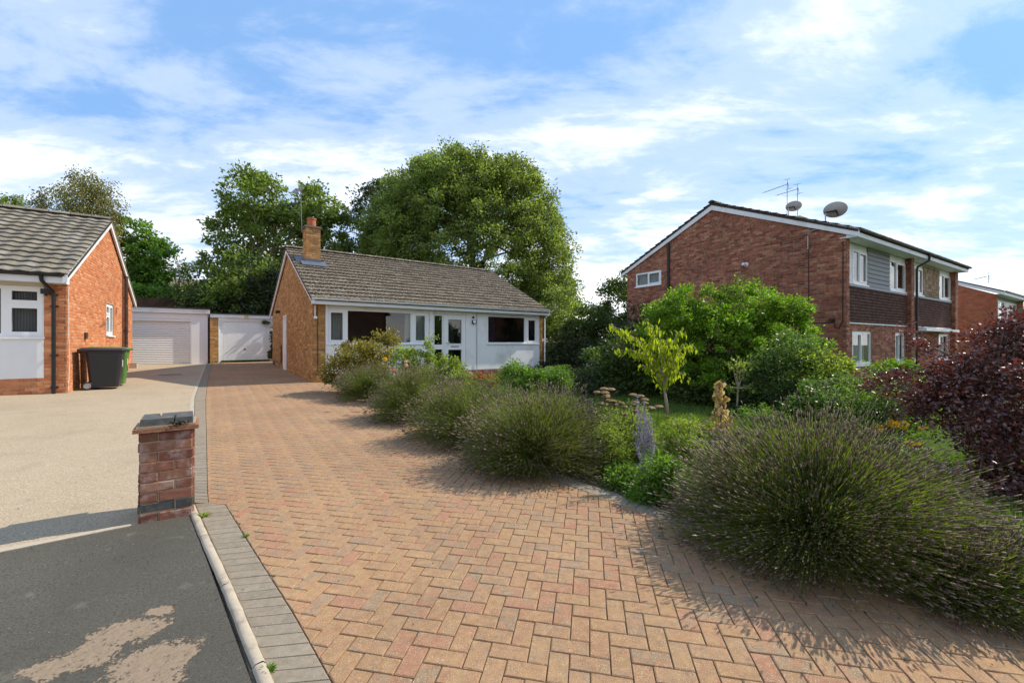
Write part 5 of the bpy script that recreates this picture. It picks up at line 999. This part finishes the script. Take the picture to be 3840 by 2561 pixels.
sapling('cherry_sapling', 'young cherry sapling with drooping yellow green leaves', gp(2507, 1584), pxd(*z8(665, 585), 8.2), [Z((600, 480), (500, 265), (385, 190), (275, 135)), Z((610, 440), (540, 360), (420, 320), (340, 320)), Z((640, 420), (625, 300), (570, 170), (540, 120)), Z((640, 400), (640, 230), (600, 130)), Z((700, 470), (700, 330), (750, 230), (815, 165)), Z((720, 450), (760, 320), (830, 280), (890, 315)), Z((690, 490), (750, 470), (815, 500)), Z((680, 520), (720, 530), (750, 540)), Z((600, 470), (540, 440), (500, 430)), Z((660, 440), (680, 330), (690, 230)), Z((700, 420), (780, 350), (790, 420)), Z((640, 470), (590, 380), (560, 260))], .45, CHERRY, BARKP, .03, .125, .05, 100, 1.2, .055)
sapling('thin_sapling', 'small thin sapling with sparse leaves near the dark shrubs', gp(2760, 1551), pxd(*z8(1210, 600), 9.4), [Z((1180, 480), (1150, 400)), Z((1230, 460), (1260, 370)), Z((1250, 500), (1310, 390)), Z((1200, 450), (1205, 360)), Z((1150, 590), (1090, 540)), Z((1270, 600), (1345, 600)), Z((1300, 580), (1330, 545)), Z((1170, 590), (1150, 610))], .25, LIME, BARKP, .02, .09, .05, 110, .5, .07)
# dried seed stalk
t = thing('dried_seed_stalk', 'tall dried flower stalk hung with pale straw seed pods', 'plant'); b = gp(2703, 1641); tip = pxd(*z8(1068, 540), 7.05)
mb = MB().tube([b, b.lerp(tip, .5) + Vector((.02, 0, 0)), tip], [.014, .01, .004], 6); P = []
for i in range(34):
    tt = .06 + .92 * (i / 33) ** .9; an = i * 2.4 + random.uniform(-.5, .5); l = .29 * (1 - tt * .88) * random.uniform(.45, 1.15); c0 = b.lerp(tip, tt); c1 = c0 + Vector((math.cos(an) * l, math.sin(an) * l, l * .25)); mb.tube([c0, c0.lerp(c1, .5) + Vector((0, 0, .02)), c1], [.004, .003, .002], 4, cap=False)
    for _ in range(random.randint(6, 13)): P.append(tuple(c0.lerp(c1, random.uniform(.35, 1.05)) + Vector((random.gauss(0, .015), random.gauss(0, .015), -.035 + random.gauss(0, .015)))))
mk('stem', mb, TWIG, t); P = np.array(P); n = len(P); a = RNG.uniform(0, 6.28, n)
leaves('seed_pods', P, np.stack([np.cos(a) * .3, np.sin(a) * .3, -np.ones(n)], 1), .085, .062, RNG.random(n), leafmat('straw', (0.30, 0.19, 0.07), (0.60, 0.46, 0.20), (0.72, 0.62, 0.34), .35, (1.2, 1.1, .7)), t)
# ------------------------------------------------------------------ lavender
LST = leafmat('lavender_stem', (0.085, 0.11, 0.03), (0.175, 0.215, 0.045), (0.27, 0.295, 0.065), .45, (1.3, 1.5, .6), .2); LFL = leafmat('lavender_foliage', (0.05, 0.07, 0.03), (0.10, 0.13, 0.05), (0.16, 0.18, 0.08), .35, None, .2); LSP = leafmat('lavender_spike', (0.13, 0.10, 0.075), (0.25, 0.20, 0.15), (0.38, 0.32, 0.25), .25, (1.1, 1, 1), .1)
def lavender(label, c, rx, ry, h, rot, n, t=None):
    t = t or thing('lavender_bush', label, 'lavender', 'lavender bushes along the driveway'); cx, cy = c; z0 = gz(cx, cy); co, si = math.cos(rot), math.sin(rot)
    K = 70 + n // 90; ph = RNG.uniform(0, 2 * math.pi, K); th = np.arccos(1 - (1 - math.cos(1.72)) * RNG.random(K)); TD = np.stack([np.sin(th) * np.cos(ph), np.sin(th) * np.sin(ph), np.cos(th)], 1); TR = RNG.normal(.97, .075, K)
    def dome(m, lo, hi, thmax):            # stems grow in tufts of uneven length
        k = RNG.integers(0, K, m); D = unit(TD[k] + RNG.normal(size=(m, 3)) * .115); D[:, 2] = np.maximum(D[:, 2], math.cos(thmax)); r = RNG.uniform(lo, hi, m) * TR[k]
        X, Y = D[:, 0] * rx * r, D[:, 1] * ry * r; Zz = D[:, 2] * h * .86 * r + h * .14
        return np.stack([cx + X * co - Y * si, cy + X * si + Y * co, np.maximum(z0 + Zz, gzv(cx + X * co - Y * si, cy + X * si + Y * co) + .03)], 1), D
    T, D = dome(n, .72, 1.12, 1.80); k = RNG.random(n) < .08; T[k] = np.array([cx, cy, z0]) + (T[k] - np.array([cx, cy, z0])) * RNG.uniform(1.03, 1.16, k.sum())[:, None]; root = np.array([cx, cy, z0 + .10 * h]); B = root + (T - root) * RNG.uniform(.30, .5, n)[:, None]; B[:, 2] += .02
    g = RNG.normal(.5, .2, n); blades('stems', B, T, .0042, g, LST, t, bend=.05)
    dv = T - B; dv[:, 2] += .06; k = RNG.random(n) < .85; T, dv, m = T[k], dv[k], int(k.sum()); spikes('flower_spikes', T - unit(dv) * .01, dv, RNG.uniform(.03, .06, m), RNG.uniform(.004, .0068, m), np.clip(RNG.normal(.5, .24, m), 0, 1), LSP, t)
    m = int(n * 1.7); T2, D2 = dome(m, .25, .84, 1.75); leaves('foliage', T2, D2 + RNG.normal(size=D2.shape) * .45 + np.array([0, 0, .3]), RNG.uniform(.04, .085, m), .007, RNG.normal(.45, .22, m), LFL, t); m = int(n * 1.3)
    T3, D3 = dome(m, .55, .95, 1.6); leaves('fresh_shoots', T3, D3 + RNG.normal(size=D3.shape) * .25 + np.array([0, 0, .4]), RNG.uniform(.05, .10, m), .005, RNG.normal(.5, .25, m), LST, t); return t
def ctr(u, v, back): p = gp(u, v); q = Vector((p.x, p.y, 0)); q += q.normalized() * back; return (q.x, q.y)
lavender('small lavender bush nearest the bronze leaved rose', ctr(1378, 1512, .52), .72, .70, .86, 0, 4200)
lavender('second lavender bush from the bronze leaved rose', ctr(1556, 1590, .55), .90, .80, .95, .3, 5400)
lavender('third lavender bush from the bronze leaved rose', ctr(1775, 1685, .60), 1.02, .82, .90, .2, 7000)
lavender('lavender bush beside the brown flat flower heads', ctr(2010, 1818, .70), .94, .78, .93, .1, 9500)
t = lavender('very large lavender bush spilling over the paving by the plum tree', (2.38, 3.36), 1.02, .90, .95, -.35, 20000)
lavender(None, (2.92, 2.80), .56, .50, .46, -.5, 4800, t)
# ------------------------------------------------------------------ roses and perennials
def petals(name, c, r, mat, parent, n=26):
    D = unit(RNG.normal(size=(n, 3))); C = np.array(c) + D * r * .55; return leaves(name, C, np.cross(D, RNG.normal(size=(n, 3))), r * 1.1, r * 1.1, RNG.random(n), mat, parent, kind=None)
t = plant('rose_bush', 'bronze and green leaved rose bush before the big window', 'rose bush', gb(1340, 11.2), [el(1330, 1345, 11.2, .65, .5), el(1420, 1300, 11.2, .5, .42), el(1270, 1390, 11.2, .35, .42), el(1460, 1260, 11.3, .22, .24), el(1370, 1400, 11.0, .6, .45)], 190, 70, .17, .062, .042, ROSEL, stems=16, shell=.55)
t = plant('rose_bush', 'green rose bush with yellow, peach and pink blooms', 'rose bush', gb(1560, 10.0), [el(1530, 1360, 10.0, .35, .32), el(1600, 1330, 10.1, .22, .3), el(1680, 1370, 10.3, .35, .28), el(1560, 1410, 9.9, .5, .3), el(1710, 1420, 10, .35, .25), el(1630, 1290, 10.2, .1, .22)], 150, 60, .14, .055, .038, LIME, stems=18, shell=.5)
RP = lambda n, c: leafmat(n, tuple(x * .8 for x in c), c, tuple(min(1, x * 1.15) for x in c), .3, (1, 1, 1), .1)
for u, v, d_, r, m_ in ((1443, 1347, 9.0, .055, RP('yellow_petal', (0.85, 0.55, 0.03))), (1477, 1390, 8.6, .058, RP('peach_petal', (0.80, 0.36, 0.18))), (1522, 1358, 9.0, .04, RP('pink_petal', (0.78, 0.48, 0.42))), (1523, 1371, 9.0, .05, RP('pale_pink_petal', (0.80, 0.50, 0.42)))): petals('rose_flower', pxd(u, v, d_), r, m_, t)
t = plant('fuchsia', 'low plant with small red flowers by the brick plinth', 'plant', gb(1790, 11.3), [el(1780, 1425, 11.3, .35, .16), el(1850, 1430, 11.4, .3, .14)], 50, 50, .13, .05, .03, ROSEL); P, D = lobes_pts([el(1815, 1405, 11.2, .28, .12)], 60, .2); leaves('red_flowers', P, D, .045, .04, RNG.random(60), RP('red_petal', (0.5, 0.03, 0.02)), t)
plant('leafy_perennial', 'fresh green leafy clump before the white panel', 'plant', gb(1960, 10.3), [el(1930, 1400, 10.3, .35, .28), el(1990, 1430, 10.0, .4, .25), el(2080, 1420, 10.4, .4, .25)], 130, 60, .15, .09, .03, GREENL, stems=6)
for k, (u, v, d_, rx, rz, m_, lab) in enumerate(((2290, 1660, 5.0, .22, .34, LIME, 'yellow green tall perennial under the brown flower heads'), (2390, 1650, 5.2, .20, .28, LIME, 'yellow green perennial behind the lilac spires'), (2480, 1790, 4.3, .20, .24, GREENL, 'bright green bush with tiny red flowers by the kerb edge'), (2330, 1800, 4.7, .2, .13, GREENL, 'low fresh green rosette at the paving edge'), (2420, 1850, 4.3, .17, .1, GREENL, 'trailing green plant spilling onto the edging'), (2560, 1640, 5.2, .25, .24, LIME, 'loose yellow green grasses behind the big lavender'))):
    plant('border_plant', lab, 'plant', gb(u, d_), [el(u, v, d_, rx, rz), el(u + 10, v + 60, d_, rx * .9, rz * .8)], 75, 55, .10, .05 if m_ is LIME else .045, .012 if m_ is LIME else .022, m_, 'border plants by the lavender', stems=12, shell=.3)
# yarrow heads
YAR = pieces('dried_yarrow', [(0.17, 0.115, 0.055), (0.23, 0.16, 0.08)], nsc=60, nvar=.5, bstr=.9, bsc=150)
for lab, hd, d_ in (('clump of yarrow with flat brown heads beside the lavender', ((165, 630), (215, 605), (265, 608), (220, 632), (235, 652), (225, 662), (250, 690), (285, 695), (195, 712), (225, 720), (300, 720), (340, 710), (365, 738)), 5.6), ('clump of yarrow with flat brown heads behind the lilac spires', ((430, 648), (480, 658), (515, 683), (515, 708), (445, 705), (435, 718), (560, 745), (620, 735), (440, 778), (360, 790), (455, 768)), 5.7)):
    t = thing('yarrow', lab, 'plant', 'yarrow clumps'); base = gb(2290 if d_ < 5.65 else 2410, d_ - .1)
    for x, y in hd:
        p = pxd(*z8(x + 10, y), d_ + random.uniform(-.25, .25)); q = MB(); R_ = random.uniform(.045, .065); n = 14
        mk('stem', MB().tube([base + Vector((random.uniform(-.1, .1), random.uniform(-.1, .1), .05)), base.lerp(p, .6) + Vector(((p.x - base.x) * .2, 0, 0)), p], .0035, 5), TWIG, t)
        for i, (rr, zz) in enumerate(((.15, -.022), (.8, -.008), (1, 0), (.75, .015), (.35, .021))):
            for j in range(n): an = 6.283 * j / n; k_ = rr * R_ * random.uniform(.86, 1.14); q.v.append((p.x + k_ * math.cos(an), p.y + k_ * math.sin(an), p.z + zz + random.uniform(-.004, .004)))
        for i in range(4):
            for j in range(n): j2 = (j + 1) % n; q.f.append((i * n + j, i * n + j2, (i + 1) * n + j2, (i + 1) * n + j))
        q.f += [tuple(range(4 * n, 5 * n))]; mk('flower_head', q, YAR, t)
# lilac spires
t = thing('russian_sage', 'slender plant with branching lilac flower spires', 'plant'); b = gp(2425, 1829); LIL = leafmat('lilac_flower', (0.14, 0.10, 0.24), (0.28, 0.22, 0.42), (0.42, 0.36, 0.56), .35, (1, 1, 1.1)); P = []; mb = MB()
for x, y in ((465, 655), (520, 700), (470, 770), (560, 780), (520, 760), (450, 915), (470, 860), (590, 900), (580, 840), (455, 1000), (600, 980), (540, 860), (500, 930), (560, 940), (470, 1060), (590, 1040), (480, 1150), (530, 800)):
    p = pxd(*z8(x, y), 4.6 + random.uniform(-.14, .14)); m_ = Vector((b.x + (p.x - b.x) * .35, b.y, b.z + (p.z - b.z) * .62)); mb.tube([b, m_, p], [.005, .004, .002], 5, cap=False)
    for _ in range(70): k_ = random.random(); P.append(tuple(m_.lerp(p, k_ ** .7) + Vector((random.gauss(0, .013), random.gauss(0, .013), random.gauss(0, .012)))))
mk('stems', mb, plain('sage_stem', (.3, .32, .27), .8), t); P = np.array(P); leaves('flowers', P, RNG.normal(size=P.shape), .016, .012, RNG.random(len(P)), LIL, t)
P, D = lobes_pts([(b.x, b.y, b.z + .25, .05, .05, .25)], 260, .1); leaves('foliage', P, D, .04, .01, RNG.random(260), leafmat('sage_leaf', (.1, .12, .08), (.2, .23, .17), (.3, .33, .26), .3), t)
# goldenrod
t = thing('goldenrod', 'yellow flowering clump beside the lavender under the plum', 'plant'); P, D = lobes_pts([el(3295, 1605, 7.0, .10, .07), el(3350, 1590, 7.0, .10, .07), el(3388, 1592, 7.0, .07, .08), el(3425, 1665, 6.3, .1, .05), el(3460, 1605, 6.9, .07, .03)], 900, .2); leaves('flowers', P, D, .022, .016, RNG.random(900), RP('gold_petal', (0.62, 0.36, 0.02)), t); P, D = lobes_pts([el(3340, 1660, 7.0, .3, .16), el(3440, 1710, 6.3, .2, .14)], 1500, .2); leaves('foliage', P, D, .06, .015, RNG.random(1500), GREENL, t)
# shaded undergrowth at the back of the garden
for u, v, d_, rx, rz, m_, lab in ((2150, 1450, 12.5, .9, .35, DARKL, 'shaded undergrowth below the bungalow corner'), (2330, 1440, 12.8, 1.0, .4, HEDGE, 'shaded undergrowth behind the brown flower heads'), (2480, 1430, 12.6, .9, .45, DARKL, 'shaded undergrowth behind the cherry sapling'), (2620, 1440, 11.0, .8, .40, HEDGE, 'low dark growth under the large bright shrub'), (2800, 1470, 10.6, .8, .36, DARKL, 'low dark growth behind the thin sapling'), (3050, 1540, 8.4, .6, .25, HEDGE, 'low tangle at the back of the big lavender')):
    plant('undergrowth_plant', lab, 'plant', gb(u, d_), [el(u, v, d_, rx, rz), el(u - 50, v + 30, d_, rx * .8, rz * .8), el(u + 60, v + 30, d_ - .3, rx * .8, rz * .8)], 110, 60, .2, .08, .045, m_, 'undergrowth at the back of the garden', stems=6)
for u, v, d_, rx, rz, m_, lab in ((2230, 1590, 6.6, .35, .30, HEDGE, 'shaded leafy clump behind the near lavender'), (2350, 1580, 6.4, .32, .28, LIME, 'wild yellow green growth among the yarrow stalks'), (2600, 1610, 7.4, .40, .14, LIME, 'low weedy growth between cherry sapling and dried stalk'), (2620, 1720, 5.6, .22, .22, GREENL, 'upright green shoots before the gravel path'), (2860, 1560, 8.2, .5, .2, GREENL, 'weedy growth behind the dried stalk')):
    plant('wild_plant', lab, 'plant', gb(u, d_), [el(u, v, d_, rx, rz), el(u - 30, v + 40, d_, rx * .8, rz * .8), el(u + 40, v + 40, d_ + .2, rx * .8, rz * .7)], 90, 50, .12, .07, .016, m_, 'wild growth in the bed', stems=14, shell=.2)
# white flowers and small plants in the shade
t = plant('phlox', 'shaded clump with a few pale flowers by the bungalow corner', 'plant', gb(2060, 13.5), [el(2060, 1410, 13.5, .5, .25), el(2180, 1420, 13, .6, .25)], 90, 50, .18, .08, .03, HEDGE); P, D = lobes_pts([el(2050, 1385, 13.4, .3, .1), el(2230, 1375, 13, .3, .15)], 40, .2); leaves('flowers', P, D, .06, .05, RNG.random(40), RP('pale_petal', (0.6, 0.5, 0.6)), t)
plant('apple_whip', 'young grey leaved tree standing in the dark hedge shade', 'sapling', gb(2290, 13.5), [el(2215, 1330, 13.5, .25, .22), el(2280, 1385, 13.4, .38, .22), el(2340, 1370, 13.5, .3, .3), el(2210, 1360, 13.5, .15, .2)], 60, 40, .14, .09, .05, IVYL, trunk_r=.025, forks=[gb(2290, 13.5) + Vector((0, 0, .9))], nlimb=10)
# weeds
for u, v, r, lab in ((765, 1935, .05, 'green weed rosette at the top of the concrete kerb'), (1003, 2520, .04, 'green weed sprouting in the joint beside the kerb'), (920, 2012, .028, 'tiny weed at the edge of the herringbone')):
    p = gp(u, v); n = 26; a = RNG.uniform(0, 6.28, n); D = np.stack([np.cos(a), np.sin(a), RNG.uniform(.15, .9, n)], 1); t = thing('weed', lab, 'weed', 'weeds in the paving joints'); leaves('leaf_rosette', np.array(p) + unit(D) * r * .6, D, r * 1.2, r * .35, RNG.normal(.6, .2, n), LIME if u < 800 else GREENL, t)
# climber at the garage
plant('climbing_plant', 'dark straggly climber at the garage door edge', 'climber', GF.p(2.62, .15, GZ), [(*GF.p(2.66, .12, 1.6), .07, .07, .85), (*GF.p(2.4, .12, 2.62), .25, .06, .1), (*GF.p(2.56, .15, 1.0), .12, .1, .2)], 60, 26, .09, .08, .05, DARKL, stems=8)
P_ = np.array([PF.p(random.gauss(.26, .03), random.gauss(.02, .012), z1 + random.uniform(0, .035)) for _ in range(120)]); leaves('moss', P_, RNG.normal(size=P_.shape), .022, .012, RNG.random(120), leafmat('moss_tuft', (.02, .02, .01), (.05, .045, .02), (.12, .10, .05), .2), pl)
# fallen petals and bits on the paving
P = []
while len(P) < 420:
    i = random.randrange(3, len(EDGE) - 1); q = Vector(EDGE[i]).lerp(Vector(EDGE[i - 1]), random.random()) + Vector((random.gauss(-.12, .35), random.gauss(-.1, .3))); P.append((q.x, q.y, gz(q.x, q.y) + .006))
for _ in range(160): x, y = random.uniform(-2, 2.5), random.uniform(2, 9); P.append((x, y, gz(x, y) + .006))
for _ in range(160): x, y = random.uniform(-9, -2.6), random.uniform(3, 11); P.append((x, y, gz(x, y) + .006))
P = np.array(P); D = RNG.normal(size=P.shape); D[:, 2] *= .15; n = len(P); tag(leaves('fallen_leaves', P, D, RNG.uniform(.008, .022, n), RNG.uniform(.004, .01, n), RNG.random(n), leafmat('fallen_bits', (.03, .02, .01), (.10, .065, .03), (.22, .17, .09), .2), None), 'tiny fallen leaves and petals scattered over the paving')
# ------------------------------------------------------------------ grass
GRASS = leafmat('grass_blade', (0.06, 0.09, 0.015), (0.12, 0.19, 0.03), (0.19, 0.26, 0.05), .45, (1.3, 1.5, .6), .2)
def grass(name, label, poly, n, h, w=.006):
    xs = [p[0] for p in poly]; ys = [p[1] for p in poly]; P = []
    while len(P) < n:
        x, y = random.uniform(min(xs), max(xs)), random.uniform(min(ys), max(ys))
        if inside((x, y), poly): P.append((x, y, gz(x, y) - .02))
    P = np.array(P); T = P + RNG.normal(size=P.shape) * np.array([.35, .35, 0]) * h; T[:, 2] = P[:, 2] + h * RNG.uniform(.45, 1.25, n); return tag(blades(name, P, T, w, RNG.normal(.5, .2, n), GRASS, None, seg=1), label, kind='stuff')
grass('lawn_grass', 'short rough grass of the lawn', [(-2.5, 12), (2.2, 7.1), (5.0, 6.9), (8.5, 6.2), (10, 9.0), (9, 15), (2, 18), (-.5, 15)], 46000, .10, .008)
grass('lawn_grass', 'brighter grass under the plum tree', [(4.6, 6.2), (6.2, 2.6), (9, 4.5), (9, 6.6)], 22000, .07, .007)
grass('lawn_grass', 'tufts of grass by the cherry sapling', [(2.1, 6.8), (4.6, 6.9), (4.6, 8.2), (2.3, 8.6)], 16000, .14, .006)
grass('lawn_grass', 'shaded grass beside the lavender below the plum tree', [(3.0, 2.2), (4.6, 1.6), (6.5, 2.6), (5.4, 4.6), (3.6, 4.4), (3.3, 3.3)], 16000, .10, .007)
grass('bed_grass', 'grassy weeds between the lavender bushes', [(1.0, 4.9), (1.9, 4.2), (2.6, 5.2), (2.0, 6.2)], 5000, .22, .006)
# ------------------------------------------------------------------ houses across the road (seen in the window reflections)
def roadside_house(o, deg, L, D_, ze, zr, label, wins):
    f = Fac(o, deg, 1); t = thing('roadside_house', label, 'house'); z0 = gz(o[0], o[1]) - .1; op = [(s, s + w, z0 + h, z0 + h + 1.2) for s, w, h in wins]
    core(f, 0, L, z0, lambda s: z0 + ze, op, -.15, 0, 'wall', BRICK_R, t); sd = Fac(o, deg - 90, -1); gt = gable_top(D_, z0 + ze, z0 + zr)
    core(sd, 0, D_, z0, gt, [], -.15, 0, 'side_wall', BRICK_R, t, (D_ / 2,)); core(Fac(f.p(L, 0, 0), deg - 90, 1), 0, D_, z0, gt, [], -.15, 0, 'side_wall', BRICK_R, t, (D_ / 2,))
    slope(t, f, -.2, L + .2, .4, z0 + ze, -D_ / 2, z0 + zr + .1, .12, TILE_R); slope(t, f, -.2, L + .2, -D_ - .4, z0 + ze, -D_ / 2, z0 + zr + .1, .12, TILE_R, 'rear_roof')
    for a, b, c, d in op: window(f, t, a, b, c, d, [(a + .07, (a + b) / 2 - .03, c + .07, d - .07), ((a + b) / 2 + .03, b - .07, c + .07, d - .07)], room=1.0)
roadside_house((9.0, -13.5), -95, 11, 8, 5.0, 7.4, 'dark roofed brick house across the road, mirrored in the bungalow windows', [(1, 1.6, .9), (5, 1.8, .9), (8.5, 1.4, .9), (1, 1.6, 3.3), (5, 1.8, 3.3)])
roadside_house((22.5, -7.5), -32, 9, 9, 5.0, 7.6, 'brick house at the road bend, mirrored in the big window', [(1, 1.6, .9), (5, 1.8, .9), (1, 1.6, 3.3), (5, 1.8, 3.3)])
